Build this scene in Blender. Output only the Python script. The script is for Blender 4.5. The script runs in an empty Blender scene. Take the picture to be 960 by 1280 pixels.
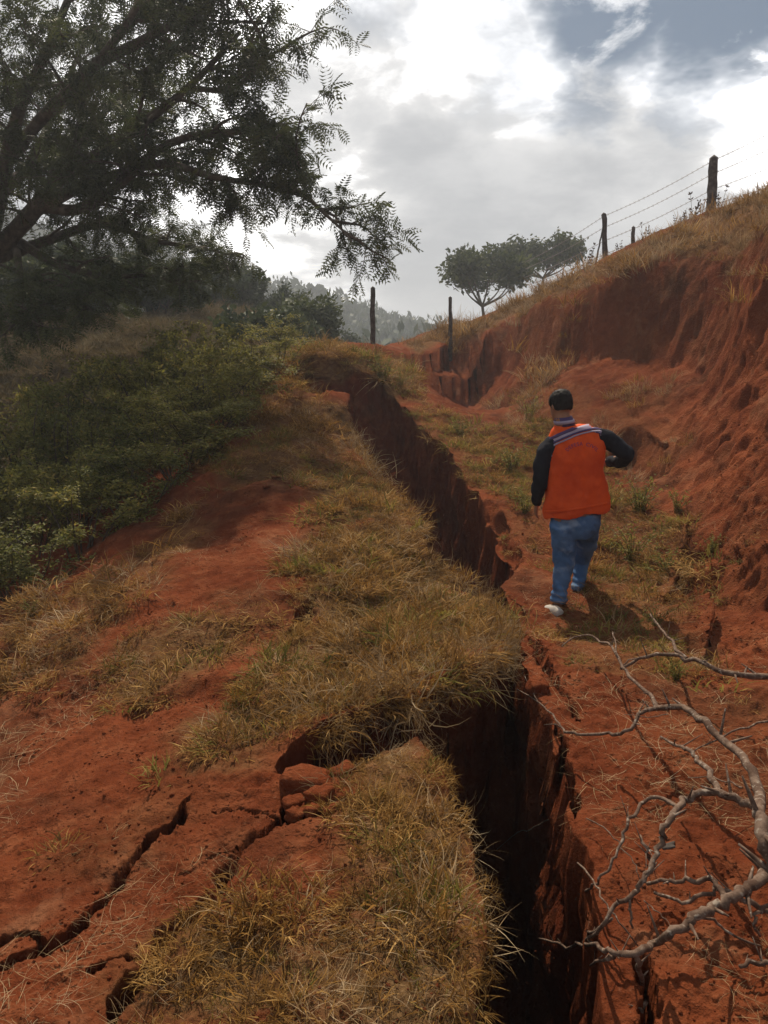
import bpy, bmesh, math, random
import numpy as np
from mathutils import Vector, Matrix, noise as mnoise

random.seed(7)
rng = np.random.default_rng(7)
SC = bpy.context.scene
COL = SC.collection
R = math.radians

# ------------------------------------------------------------------ camera
PITCH = R(11.6)                 # the phone is tipped a little downward
CAM = np.array([0.0, 0.0, 1.6])
FPX = 924.0                     # focal length in photo pixels (960 x 1280)
cam_d = bpy.data.cameras.new('camera')
cam_d.sensor_fit = 'VERTICAL'
cam_d.sensor_height = 36.0
cam_d.lens = 36.0 * FPX / 1280.0
cam_d.clip_start = 0.05
cam_d.clip_end = 6000
cam = bpy.data.objects.new('camera', cam_d)
COL.objects.link(cam)
cam.location = CAM
cam.rotation_euler = (R(90) - PITCH, 0, 0)
SC.camera = cam

# ------------------------------------------------------------------ sun, sky, exposure
SUN_AZ, SUN_EL = -8.0, 53.0    # degrees; azimuth from +Y towards +X
SC.view_settings.view_transform = 'Standard'
SC.view_settings.look = 'None'
SC.view_settings.exposure = 0.06
SC.view_settings.gamma = 1.0
SC.cycles.use_denoising = True
SC.cycles.max_bounces = 6
SC.cycles.diffuse_bounces = 3
SC.cycles.transparent_max_bounces = 12
SC.cycles.volume_bounces = 0
SC.cycles.caustics_reflective = False
SC.cycles.caustics_refractive = False

def sight_dir(px, py):
    """Direction of the line of sight through a photo pixel."""
    u = (px - 480.0) / FPX
    v = (640.0 - py) / FPX
    cp, sp = math.cos(PITCH), math.sin(PITCH)
    d = np.array([u, cp + v * sp, -sp + v * cp])
    return d / np.linalg.norm(d)

sun_d = bpy.data.lights.new('sun', 'SUN')
sun_d.energy = 5.0
sun_d.angle = R(0.6)
sun_d.color = (1.0, 0.87, 0.69)
sun = bpy.data.objects.new('sun', sun_d)
COL.objects.link(sun)
_sd = Vector((math.sin(R(SUN_AZ)) * math.cos(R(SUN_EL)), math.cos(R(SUN_AZ)) * math.cos(R(SUN_EL)), math.sin(R(SUN_EL))))
sun.rotation_euler = _sd.to_track_quat('Z', 'Y').to_euler()
sun.location = (0, 0, 60)

W = bpy.data.worlds.new('World')
SC.world = W
W.use_nodes = True
nt = W.node_tree
nt.nodes.clear()

class NG:
    """Small helper for node trees."""
    def __init__(s, tree):
        s.t = tree
    def n(s, typ, inputs=None, **props):
        nd = s.t.nodes.new(typ)
        for k, v in props.items():
            setattr(nd, k, v)
        for k, v in (inputs or {}).items():
            if isinstance(v, bpy.types.NodeSocket):
                s.t.links.new(v, nd.inputs[k])
            else:
                nd.inputs[k].default_value = v
        return nd
    def math(s, op, a, b=0.0, c=None, clamp=False):
        ins = {0: a, 1: b}
        if c is not None:
            ins[2] = c
        return s.n('ShaderNodeMath', ins, operation=op, use_clamp=clamp).outputs[0]
    def vmath(s, op, a, b=(0, 0, 0), out=0):
        return s.n('ShaderNodeVectorMath', {0: a, 1: b}, operation=op).outputs[out]
    def scale(s, a, f):
        nd = s.n('ShaderNodeVectorMath', {0: a}, operation='SCALE')
        if isinstance(f, bpy.types.NodeSocket):
            s.t.links.new(f, nd.inputs['Scale'])
        else:
            nd.inputs['Scale'].default_value = f
        return nd.outputs[0]
    def noise(s, vec, scale, detail=4.0, rough=0.55, out=0, dist=0.0):
        return s.n('ShaderNodeTexNoise', {'Vector': vec, 'Scale': scale, 'Detail': detail, 'Roughness': rough, 'Distortion': dist}).outputs[out]
    def rng(s, v, a, b, c=0.0, d=1.0, smooth=True):
        return s.n('ShaderNodeMapRange', {0: v, 1: a, 2: b, 3: c, 4: d}, interpolation_type='SMOOTHSTEP' if smooth else 'LINEAR').outputs[0]
    def mix(s, f, a, b, typ='MIX'):
        nd = s.n('ShaderNodeMix', data_type='RGBA', blend_type=typ)
        for i, v in ((0, f), (6, a), (7, b)):
            if isinstance(v, bpy.types.NodeSocket):
                s.t.links.new(v, nd.inputs[i])
            else:
                nd.inputs[i].default_value = v if i == 0 else (tuple(v) + (1.0,))[:4]
        return nd.outputs[2]

g = NG(nt)
sky = g.n('ShaderNodeTexSky', sky_type='NISHITA', sun_disc=False, sun_elevation=R(SUN_EL), sun_rotation=R(SUN_AZ % 360), altitude=400, air_density=1.0, dust_density=1.5, ozone_density=1.0)
tc = g.n('ShaderNodeTexCoord')
dirv = g.vmath('NORMALIZE', tc.outputs['Generated'])
# clouds live on a high flat layer: divide by height so that they crowd towards the horizon
sep = g.n('ShaderNodeSeparateXYZ', {0: dirv})
zz = g.math('ADD', g.math('MAXIMUM', sep.outputs[2], 0.0), 0.28)
plane = g.n('ShaderNodeCombineXYZ', {0: g.math('DIVIDE', sep.outputs[0], zz), 1: g.math('DIVIDE', sep.outputs[1], zz), 2: 0.3}).outputs[0]
warpn = g.vmath('SUBTRACT', g.noise(plane, 2.6, 5, 0.62, out=1), (0.5, 0.5, 0.5))
wdir = g.vmath('NORMALIZE', g.vmath('ADD', dirv, g.scale(warpn, 0.20)))
def bank(px, py, r_in, r_out, src=None):
    c = tuple(sight_dir(px, py))
    dp = g.n('ShaderNodeVectorMath', {0: src or wdir, 1: c}, operation='DOT_PRODUCT').outputs['Value']
    return g.rng(dp, math.cos(R(r_out)), math.cos(R(r_in)))
def addc(*a):
    o = a[0]
    for b in a[1:]:
        o = g.math('ADD', o, b)
    return o
def maxc(*a):
    o = a[0]
    for b in a[1:]:
        o = g.math('MAXIMUM', o, b)
    return o
big = g.noise(plane, 1.5, 6, 0.55)
fine = g.noise(plane, 4.5, 7, 0.6, dist=0.3)
fluff = g.math('ADD', g.math('MULTIPLY', big, 0.6), g.math('MULTIPLY', fine, 0.4))
# thin, bright parts of the cloud round the veiled sun and along the ragged edge of the blue gap
glow = maxc(bank(520, 0, 8, 17), g.math('MULTIPLY', bank(500, -40, 10, 22), 0.8), bank(610, 110, 2, 8), bank(690, 190, 1, 7), bank(790, 235, 1, 8), bank(890, 150, 3, 10), bank(930, 240, 1, 9), bank(430, 60, 3, 10),
            g.math('MULTIPLY', bank(500, 60, 8, 30), 0.62), g.math('MULTIPLY', bank(430, 190, 2, 9), 0.45), g.math('MULTIPLY', bank(300, 100, 2, 16), 0.5),
            g.math('MULTIPLY', bank(560, 190, 1, 7), 0.35), g.math('MULTIPLY', bank(350, 330, 2, 10), 0.45), g.math('MULTIPLY', bank(500, 385, 1, 6), 0.4))
grey = maxc(bank(640, 330, 5, 15), bank(560, 210, 2, 8), bank(820, 330, 4, 12), g.math('MULTIPLY', bank(420, 120, 2, 7), 0.6))
lum = g.math('ADD', g.math('MULTIPLY', glow, g.rng(fluff, 0.36, 0.58, 0.68, 1.5)), g.rng(fluff, 0.38, 0.62, 0.0, 0.30))
lum = g.math('MULTIPLY', lum, g.math('SUBTRACT', 1.0, g.math('MULTIPLY', grey, 0.75)), clamp=False)
ccol = g.mix(g.math('MINIMUM', lum, 1.0), (0.29, 0.312, 0.35), (1.12, 1.10, 1.08))
ccol = g.scale(ccol, g.math('ADD', 1.0, g.math('MULTIPLY', g.math('MAXIMUM', g.math('SUBTRACT', lum, 0.6), 0.0), 2.0)))
gap = maxc(bank(930, -30, 4, 9), bank(780, -30, 3, 8), g.math('MULTIPLY', bank(735, 100, 1, 4.5), 0.8), g.math('MULTIPLY', bank(850, 132, 1, 3.5), 0.7),
           g.math('MULTIPLY', bank(470, 5, 0.5, 3.5), 0.5), g.math('MULTIPLY', bank(640, 40, 1, 5), 0.6))
gap = g.math('MULTIPLY', gap, g.rng(fine, 0.30, 0.50))
elsewhere = g.math('MULTIPLY', g.rng(big, 0.52, 0.66), g.rng(sep.outputs[1], 0.55, 0.15))
gap = g.math('MAXIMUM', gap, g.math('MULTIPLY', elsewhere, 0.8))
skyc = g.scale(g.mix(0.75, sky.outputs[0], (0.9, 2.3, 4.3)), 1.0)
bg1 = g.n('ShaderNodeBackground', {0: skyc, 1: 0.052})
bg2 = g.n('ShaderNodeBackground', {0: ccol, 1: 1.0})
mx = g.n('ShaderNodeMixShader', {0: gap, 1: bg2.outputs[0], 2: bg1.outputs[0]})
g.n('ShaderNodeOutputWorld', {0: mx.outputs[0]})

# ------------------------------------------------------------------ numeric helpers
def _hash(ix, iy, iz, seed):
    h = (ix.astype(np.uint32) * np.uint32(374761393) + iy.astype(np.uint32) * np.uint32(668265263)
         + iz.astype(np.uint32) * np.uint32(2147483647) + np.uint32(seed * 974711 & 0xffffffff))
    h = (h ^ (h >> np.uint32(13))) * np.uint32(1274126177)
    h = h ^ (h >> np.uint32(16))
    h = h * np.uint32(2246822519)
    return h ^ (h >> np.uint32(15))
_G = np.array([(1,1,0),(-1,1,0),(1,-1,0),(-1,-1,0),(1,0,1),(-1,0,1),(1,0,-1),(-1,0,-1),(0,1,1),(0,-1,1),(0,1,-1),(0,-1,-1),(1,1,0),(-1,1,0),(0,-1,1),(0,-1,-1)], dtype=np.float64)
def perlin(x, y, z=None, seed=0):
    x = np.asarray(x, float); y = np.asarray(y, float)
    z = np.zeros_like(x) + 0.37 if z is None else np.asarray(z, float)
    xi = np.floor(x).astype(np.int64); yi = np.floor(y).astype(np.int64); zi = np.floor(z).astype(np.int64)
    fx, fy, fz = x - xi, y - yi, z - zi
    f = lambda t: t * t * t * (t * (t * 6 - 15) + 10)
    u, v, w = f(fx), f(fy), f(fz)
    out = 0
    for dx in (0, 1):
        for dy in (0, 1):
            for dz in (0, 1):
                gidx = _hash(xi + dx, yi + dy, zi + dz, seed) & np.uint32(15)
                gr = _G[gidx]
                dot = gr[..., 0] * (fx - dx) + gr[..., 1] * (fy - dy) + gr[..., 2] * (fz - dz)
                out = out + dot * (u if dx else 1 - u) * (v if dy else 1 - v) * (w if dz else 1 - w)
    return out
def fbm(x, y, z=None, octaves=4, seed=0, gain=0.5):
    a, o, f = 1.0, 0.0, 1.0
    for i in range(octaves):
        o = o + a * perlin(np.asarray(x) * f, np.asarray(y) * f, None if z is None else np.asarray(z) * f, seed + i * 17)
        a *= gain; f *= 2.03
    return o
def sstep(a, b, x):
    t = np.clip((x - a) / (b - a), 0, 1)
    return t * t * (3 - 2 * t)

def sight(px, py, Y):
    """World point on the line of sight through a photo pixel at forward distance Y."""
    d = sight_dir(px, py)
    return CAM + d * (Y / d[1])
# ------------------------------------------------------------------ the lie of the land
# surveyed points: photo pixel and forward distance in metres
SURVEY = [
 # ridge path left of the fissure
 (480,1280,1.53),(250,1280,1.55),(420,1150,1.85),(450,1000,2.45),(360,930,2.85),(420,860,3.45),(380,780,4.25),(480,760,4.6),(600,790,4.3),
 (400,700,5.25),(500,680,5.8),(360,640,6.3),(440,620,7.1),(330,575,7.8),(420,560,8.8),(380,520,10.0),(330,545,9.2),(410,490,11.6),
 (420,438,13.2),(380,450,12.9),(470,440,14.0),(470,470,13.0),(340,500,10.8),
 # bare soil falling away to the left
 (0,1280,1.55),(100,1150,1.95),(0,1120,2.2),(150,1000,2.7),(0,1000,2.95),(250,900,3.25),(120,880,3.75),(0,900,3.9),(0,840,4.7),(200,780,4.6),
 (100,760,5.2),(280,700,5.4),(170,690,6.0),(250,640,6.9),(290,600,7.5),(60,740,6.0),
 # bench and path right of the fissure
 (760,1280,1.58),(900,1280,1.58),(960,1180,1.82),(830,1100,2.08),(960,1050,2.3),(740,1040,2.32),(860,960,2.75),(960,940,2.9),(700,900,3.2),(800,860,3.55),
 (930,830,3.95),(680,790,4.9),(750,780,4.95),(700,765,5.45),(760,740,5.5),(690,700,6.3),(640,660,7.0),(620,590,8.7),(690,600,8.3),(760,640,7.2),
 (560,540,10.6),(600,520,11.4),(520,495,12.6),(560,480,13.6),(640,490,12.8),(700,530,10.6),(610,478,14.2),
 # foot of the bank
 (960,800,4.2),(870,700,5.7),(900,640,6.0),(820,610,7.4),(780,560,8.6),(730,500,11.2),
 # face of the bank
 (960,600,5.6),(960,480,6.7),(960,380,7.8),(850,560,7.9),(850,460,9.8),(850,390,11.2),(770,460,11.3),(780,400,12.3),(700,440,12.8),
 # grassy lip of the bank and the slope above it
 (960,290,9.2),(850,325,12.4),(760,345,13.6),(700,372,14.6),(650,400,15.6),
 (960,236,13.5),(870,268,16.5),(760,323,18.0),(700,347,18.8),(650,373,19.5),(600,396,20.0),(540,413,21.0),(500,430,20.5),
 # hollow scooped out of the bank and the saddle beyond it
 (600,482,14.6),(560,470,15.0),(530,440,17.0),(570,432,17.5),(620,415,17.2),
 (470,432,17.0),(440,432,17.5),
 # hillside across the valley on the left
 (100,470,19.0),(100,430,22.0),(0,470,20.0),(0,405,25.0),(220,430,22.5),(300,412,27.0),(330,440,22.0),(210,405,27.0),(360,425,28.0),
]
pts = [sight(*s) for s in SURVEY]
pts += [np.array(p, float) for p in [
 (0,-3,0.05),(0,0,0.0),(-1.2,0.3,-0.15),(1.2,0.2,0.0),(-5,-3,-1.6),(5,-3,0.8),(0,-15,-1.5),(-20,-4,-4),(-8,0,-2.6),(-12,6,-3.4),(-4.2,3,-1.6),(-5.5,6,-1.9),
 (-4.5,8.5,-0.9),(-6,11,-1.0),(-3.9,11,-0.15),(-9,12,-1.6),(-5,15,-0.5),(-10,16,-0.6),(-3,15,0.7),(-15,14,-1.2),(-20,20,1.4),(-16,28,4.0),(-6,33,3.2),(-26,35,6),
 (3.2,1.2,0.1),(3.6,3,0.5),(6,3,2.4),(8,7,4.0),(12,12,6.4),(25,10,10),(25,25,10.5),(13,20,5.6),(11,25,4.9),(7,26,3.4),(4,32,1.6),(0,32,-0.5),(-4,24,0.8),(40,0,12),(20,-15,4),
 (0,48,-4.5),(-20,55,-1),(20,50,2),(50,50,10),(-50,40,6),(-60,0,-2),(0,-60,-4),(60,-30,10),(0,90,-9),(-60,90,-4),(60,100,3),(0,150,-9),
]]
for q_ in pts:
    if 11 < q_[1] < 21 and q_[0] > 1.5 and q_[2] > 2.2: q_[2] -= 0.10
P = np.array(pts)
def squash(x, y):
    r = np.hypot(x, y) + 1e-9
    k = 4.0 * np.log1p(r / 4.0) / r
    return np.stack([x * k, y * k], -1)
Q = squash(P[:, 0], P[:, 1])
def _tps_k(d2):
    return 0.5 * d2 * np.log(d2 + 1e-12)
_n = len(Q)
_K = _tps_k(((Q[:, None] - Q[None]) ** 2).sum(-1)) + np.eye(_n) * 0.004
_A = np.zeros((_n + 3, _n + 3)); _A[:_n, :_n] = _K
_A[:_n, _n] = 1; _A[:_n, _n + 1:] = Q; _A[_n, :_n] = 1; _A[_n + 1:, :_n] = Q.T
_w = np.linalg.solve(_A, np.concatenate([P[:, 2], np.zeros(3)]))
def land(x, y):
    """Height of the undisturbed land."""
    x = np.asarray(x, float); y = np.asarray(y, float)
    shp = x.shape
    q = squash(x.ravel(), y.ravel())
    out = np.empty(len(q))
    for i in range(0, len(q), 20000):
        b = q[i:i + 20000]
        d2 = (b[:, :1] - Q[None, :, 0]) ** 2 + (b[:, 1:] - Q[None, :, 1]) ** 2
        out[i:i + 20000] = _tps_k(d2) @ _w[:_n] + _w[_n] + b @ _w[_n + 1:]
    out = out.reshape(shp)
    r = np.hypot(x, y)
    far = sstep(90, 200, r)
    out = out * (1 - far) + far * (-9.0)
    # wooded range far across the valley, and lower ones round the horizon
    crest = np.clip(9.5 - (x + 29) * 0.27, -9, 24)
    out = out + (crest + 9) * np.exp(-((y - 175) / 42.0) ** 2) * sstep(60, 130, r)
    crest2 = 16 + 8 * np.sin(np.arctan2(x, y) * 3.1 + 1.0)
    out = out + crest2 * np.exp(-((r - 420) / 110.0) ** 2) * sstep(240, 340, r) * sstep(-0.2, 0.4, np.abs(np.arctan2(x + 30, y)) - 0.15)
    return out

def on_land(px, py, lift=0.0):
    """Where the line of sight through a photo pixel comes within `lift` of the ground."""
    d = sight_dir(px, py)
    t = np.geomspace(0.9, 120, 900)
    p = CAM[None] + t[:, None] * d[None]
    gap_ = p[:, 2] - land(p[:, 0], p[:, 1]) - lift
    k = np.argmax(gap_ < 0)
    if gap_[k] >= 0 or t[k] > 34:      # grazes the skyline: nearest brow
        m_ = t < 30
        return p[int(np.argmin(np.where(m_, gap_ / t, 9)))]
    if k == 0:
        return p[0]
    a, b = gap_[k - 1], gap_[k]
    f = a / (a - b)
    return p[k - 1] * (1 - f) + p[k] * f

def outline(pix):
    return np.array([on_land(*q)[:2] for q in pix])

def resample(poly, step, closed=True):
    poly = np.asarray(poly)
    pp = np.vstack([poly, poly[:1]]) if closed else poly
    seg = np.hypot(*np.diff(pp, axis=0).T)
    s = np.concatenate([[0], np.cumsum(seg)])
    n = max(4, int(s[-1] / step))
    t = np.linspace(0, s[-1], n, endpoint=not closed)
    return np.stack([np.interp(t, s, pp[:, 0]), np.interp(t, s, pp[:, 1])], -1)

def sdf(x, y, poly, closed=True):
    """Signed distance (negative inside) and nearest arc position for points; poly (m,2)."""
    x = x.ravel(); y = y.ravel()
    a = poly
    b = np.roll(poly, -1, axis=0) if closed else poly[1:]
    if not closed:
        a = poly[:-1]
    best = np.full(x.shape, 1e18); gx = np.zeros_like(x); gy = np.zeros_like(x); arc = np.zeros_like(x)
    inside = np.zeros(x.shape, bool)
    L = 0.0
    tot = np.hypot(*(b - a).T).sum()
    for (ax, ay), (bx, by) in zip(a, b):
        ex, ey = bx - ax, by - ay
        l2 = ex * ex + ey * ey + 1e-12
        t = np.clip(((x - ax) * ex + (y - ay) * ey) / l2, 0, 1)
        dx, dy = x - ax - t * ex, y - ay - t * ey
        d2 = dx * dx + dy * dy
        m = d2 < best
        best[m] = d2[m]; gx[m] = dx[m]; gy[m] = dy[m]; arc[m] = (L + t[m] * math.sqrt(l2)) / tot
        L += math.sqrt(l2)
        if closed:
            c = ((ay > y) != (by > y)) & (x < (bx - ax) * (y - ay) / ((by - ay) if by != ay else 1e-12) + ax)
            inside ^= c
    d = np.sqrt(best)
    s = np.where(inside, -1.0, 1.0)
    inv = s / np.maximum(d, 1e-6)
    return d * s, gx * inv, gy * inv, arc

# the great fissure: its rim, nearest to farthest
RIGHT_RIM = [(756,1280),(752,1180),(748,1110),(744,1052),(712,1024),(704,985),(700,940),(690,900),(664,858),(655,830),(645,770),(624,722),(646,692),(600,612),(548,545),(500,500)]
LEFT_RIM = [(436,486),(446,560),(488,612),(528,660),(546,712),(600,748),(638,782),(628,812),(590,828),(548,850),(508,872),(520,905),(548,960),(588,1030),(600,1100),(600,1180),(598,1280)]
rr = outline(RIGHT_RIM); lr = outline(LEFT_RIM)
head = outline([(472,474),(440,458),(398,452),(374,458),(388,474),(412,484)])
behind = np.array([(0.16,0.7),(0.12,-0.6),(0.25,-2.2),(0.5,-2.2),(0.62,-0.6),(0.55,0.8)])
FISSURE = resample(np.vstack([rr, head, lr, behind]), 0.07)
FISSURE = FISSURE + 0.055 * np.stack([fbm(FISSURE[:, 0] * 3.1, FISSURE[:, 1] * 3.1, octaves=3, seed=3), fbm(FISSURE[:, 0] * 3.1, FISSURE[:, 1] * 3.1, octaves=3, seed=9)], -1)
# the hole under the overhanging turf on the left
HOLLOW = resample(outline([(342,956),(362,926),(408,900),(470,880),(512,862),(528,914),(480,938),(440,966),(404,978),(364,980)]), 0.03)

# narrow cracks: pixel line, width, depth
CRACKS = [
 ([(372,968),(358,1000),(352,1024),(318,1044),(296,1062),(284,1088),(270,1112),(238,1138),(208,1160),(196,1190),(176,1212),(150,1245),(132,1290)], 0.025, 0.16),
 ([(238,998),(230,1018),(216,1034),(194,1044),(182,1060),(168,1078),(150,1098),(118,1130),(88,1160),(50,1182),(10,1204),(-30,1230)], 0.016, 0.09),
 ([(352,1024),(370,1030),(392,1012),(412,1000),(436,990)], 0.013, 0.08),
 ([(392,1012),(384,990),(404,976)], 0.010, 0.07),
 ([(790,1186),(806,1200),(808,1240),(812,1290)], 0.016, 0.25),
 ([(694,905),(706,925),(702,950),(716,985),(722,1020)], 0.012, 0.22),
 ([(640,770),(668,800),(690,838),(716,870),(722,905)], 0.014, 0.10),
 ([(392,745),(372,775),(360,790)], 0.035, 0.10),
 ([(420,905),(395,922),(370,940)], 0.02, 0.08),
 ([(60,1180),(30,1160),(-10,1170)], 0.010, 0.05),
 ([(296,1062),(262,1068),(236,1090),(214,1096)], 0.006, 0.03),
 ([(352,1024),(330,1010),(300,1004),(270,1010)], 0.006, 0.03),
 ([(196,1190),(150,1186),(110,1206)], 0.007, 0.03),
]
CR = []
for pix, w_, d_ in CRACKS:
    l = resample(outline(pix), 0.035, closed=False)
    l = l + 0.022 * np.stack([fbm(l[:, 0] * 9, l[:, 1] * 9, octaves=2, seed=21), fbm(l[:, 0] * 9, l[:, 1] * 9, octaves=2, seed=22)], -1)
    CR.append((l, w_, d_))

def rough(x, y):
    return rough0(x, y) + scarp(np.asarray(x, float), np.asarray(y, float))
def rough0(x, y):
    """Natural unevenness of the ground: hummocks, clods, rills on the bank."""
    r = np.hypot(x, y)
    o = 0.10 * fbm(x * 0.9, y * 0.9, octaves=3, seed=31) * sstep(1.5, 7, r)
    o = o + 0.030 * fbm(x * 2.7, y * 2.7, octaves=3, seed=35)
    o = o + 0.015 * fbm(x * 8.0, y * 8.0, octaves=5, seed=41, gain=0.62) - 0.022 * np.abs(fbm(x * 1.9 - y * 1.1, y * 1.3 + x * 0.5, octaves=4, seed=47)) * sstep(0.5, -1.0, x + 0.3) 
    o = o + 0.009 * fbm(x * 24, y * 24, octaves=3, seed=49, gain=0.6) * (1 - sstep(4, 7, r)) * (0.5 + sstep(-0.3, 0.4, fbm(x * 1.5, y * 1.5, octaves=2, seed=50)))
    o = o + 0.035 * np.abs(fbm(x * 2.4, y * 2.4, octaves=4, seed=52, gain=0.6)) * sstep(0.4, 0.9, x) * (1 - sstep(4, 7, r))
    far = sstep(18, 60, r)
    return o * (1 - far * 0.7) + far * 1.2 * fbm(x * 0.06, y * 0.06, octaves=4, seed=44)

# scarps: a sharp step along a line, higher on its left-hand side (walking the line)
SCARPS = [
 ([(600,420),(618,411),(640,402),(700,386),(745,362),(800,350),(850,338),(905,328),(960,305),(1080,262),(1300,220)], 1.15, 0.30, 1.3),
 ([(536,428),(560,422),(585,420),(612,425),(634,440),(626,470),(616,492)], 0.95, 0.45, 1.1),
 ([(836,748),(850,705),(900,690),(960,690),(1050,700)], 0.30, 0.12, 0.5),
 ([(985,850),(900,842),(860,815),(838,780)], 0.16, 0.10, 0.4),
 ([(655,420),(668,440),(660,470)], 0.4, 0.25, 0.6),
 ([(770,505),(800,488),(835,492),(850,520)], 0.5, 0.15, 0.5),
 ([(610,612),(640,650),(655,690)], 0.22, 0.08, 0.4),
 ([(440,606),(390,592),(330,600),(290,622)], 0.22, 0.12, 0.5),
 ([(430,560),(380,545),(320,548),(285,565)], 0.25, 0.14, 0.6),
 ([(425,515),(380,505),(340,512)], 0.22, 0.14, 0.5),
 ([(385,488),(365,470),(372,452),(400,445),(440,450)], 0.35, 0.15, 0.7),
 ([(150,880),(230,850),(330,850)], 0.10, 0.08, 0.3),
]
SCL = []
for pix, h_, w_, l_ in SCARPS:
    l = resample(outline(pix), 0.12, closed=False)
    l = l + 0.10 * min(1.0, w_ * 4) * np.stack([fbm(l[:, 0] * 1.3, l[:, 1] * 1.3, octaves=4, seed=121), fbm(l[:, 0] * 1.3, l[:, 1] * 1.3, octaves=4, seed=122)], -1)
    SCL.append((l, h_, w_, l_))
def scarp(x, y):
    shp = x.shape; x = x.ravel(); y = y.ravel()
    o = np.zeros_like(x)
    for line, h_, w_, l_ in SCL:
        lo = line.min(0) - l_ * 3; hi = line.max(0) + l_ * 3
        n = np.nonzero((x > lo[0]) & (x < hi[0]) & (y > lo[1]) & (y < hi[1]))[0]
        if not len(n): continue
        px, py = x[n], y[n]
        a, b = line[:-1], line[1:]
        best = np.full(len(n), 1e18); sg = np.ones(len(n)); arc = np.zeros(len(n))
        for i in range(len(a)):
            ex, ey = b[i] - a[i]
            l2 = ex * ex + ey * ey + 1e-12
            t = np.clip(((px - a[i, 0]) * ex + (py - a[i, 1]) * ey) / l2, 0, 1)
            dx, dy = px - a[i, 0] - t * ex, py - a[i, 1] - t * ey
            d2 = dx * dx + dy * dy
            m = d2 < best
            best[m] = d2[m]; sg[m] = np.sign(ex * dy - ey * dx)[m]; arc[m] = ((i + t) / len(a))[m]
        d = np.sqrt(best) * sg
        e = sstep(0, 0.12, arc) * (1 - sstep(0.88, 1.0, arc))
        o[n] -= e * h_ * 1.1 * (1 - sstep(-w_ * 1.4, w_ * 0.6, d)) * np.exp(-np.abs(d) / l_)
    return o.reshape(shp)
_land0 = land
# bank face strength, for rills and colour: soil shows where the slope is steep
def new_mesh(name, co, faces, mat=None, smooth=True):
    me = bpy.data.meshes.new(name)
    co = np.asarray(co, np.float32)
    faces = np.asarray(faces, np.int32)
    me.vertices.add(len(co)); me.vertices.foreach_set('co', co.ravel())
    k = faces.shape[1]
    me.loops.add(faces.size); me.loops.foreach_set('vertex_index', faces.ravel())
    me.polygons.add(len(faces))
    me.polygons.foreach_set('loop_start', np.arange(0, faces.size, k, dtype=np.int32))
    me.update(calc_edges=True)
    me.polygons.foreach_set('use_smooth', np.full(len(faces), smooth))
    if mat:
        me.materials.append(mat)
    return me
def link(name, me, parent=None, label=None, cat=None, group=None, kind=None):
    o = bpy.data.objects.new(name, me)
    COL.objects.link(o)
    if parent: o.parent = parent
    if label: o['label'] = label
    if cat: o['category'] = cat
    if group: o['group'] = group
    if kind: o['kind'] = kind
    return o
def set_attr(me, name, vals, dom='POINT'):
    a = me.attributes.new(name, 'FLOAT', dom)
    a.data.foreach_set('value', np.asarray(vals, np.float32))

# --- polar ground sheet, finest where it is seen from close by
ang_d = np.radians(np.linspace(-36, 36, 660))
ang_o = np.radians(np.concatenate([36 + np.cumsum(np.linspace(0.15, 9, 60)) / np.cumsum(np.linspace(0.15, 9, 60))[-1] * 288]))[:-1]
ang = np.concatenate([ang_d, ang_o])
rad = np.concatenate([np.geomspace(0.1, 0.95, 14)[:-1], np.geomspace(0.95, 13.5, 640)[:-1], np.geomspace(13.5, 45, 110)[:-1], np.geomspace(45, 640, 70)])
na, nr = len(ang), len(rad)
RR_, AA_ = np.meshgrid(rad, ang, indexing='ij')
gx0 = (RR_ * np.sin(AA_)).ravel(); gy0 = (RR_ * np.cos(AA_)).ravel()

def fissure_depth(x, y):
    d = np.interp(y, [-3, 1, 2.5, 4, 6, 8, 10, 12, 13.5], [2.0, 2.1, 2.2, 1.9, 1.9, 1.9, 1.6, 0.95, 0.5])
    return d

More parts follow.
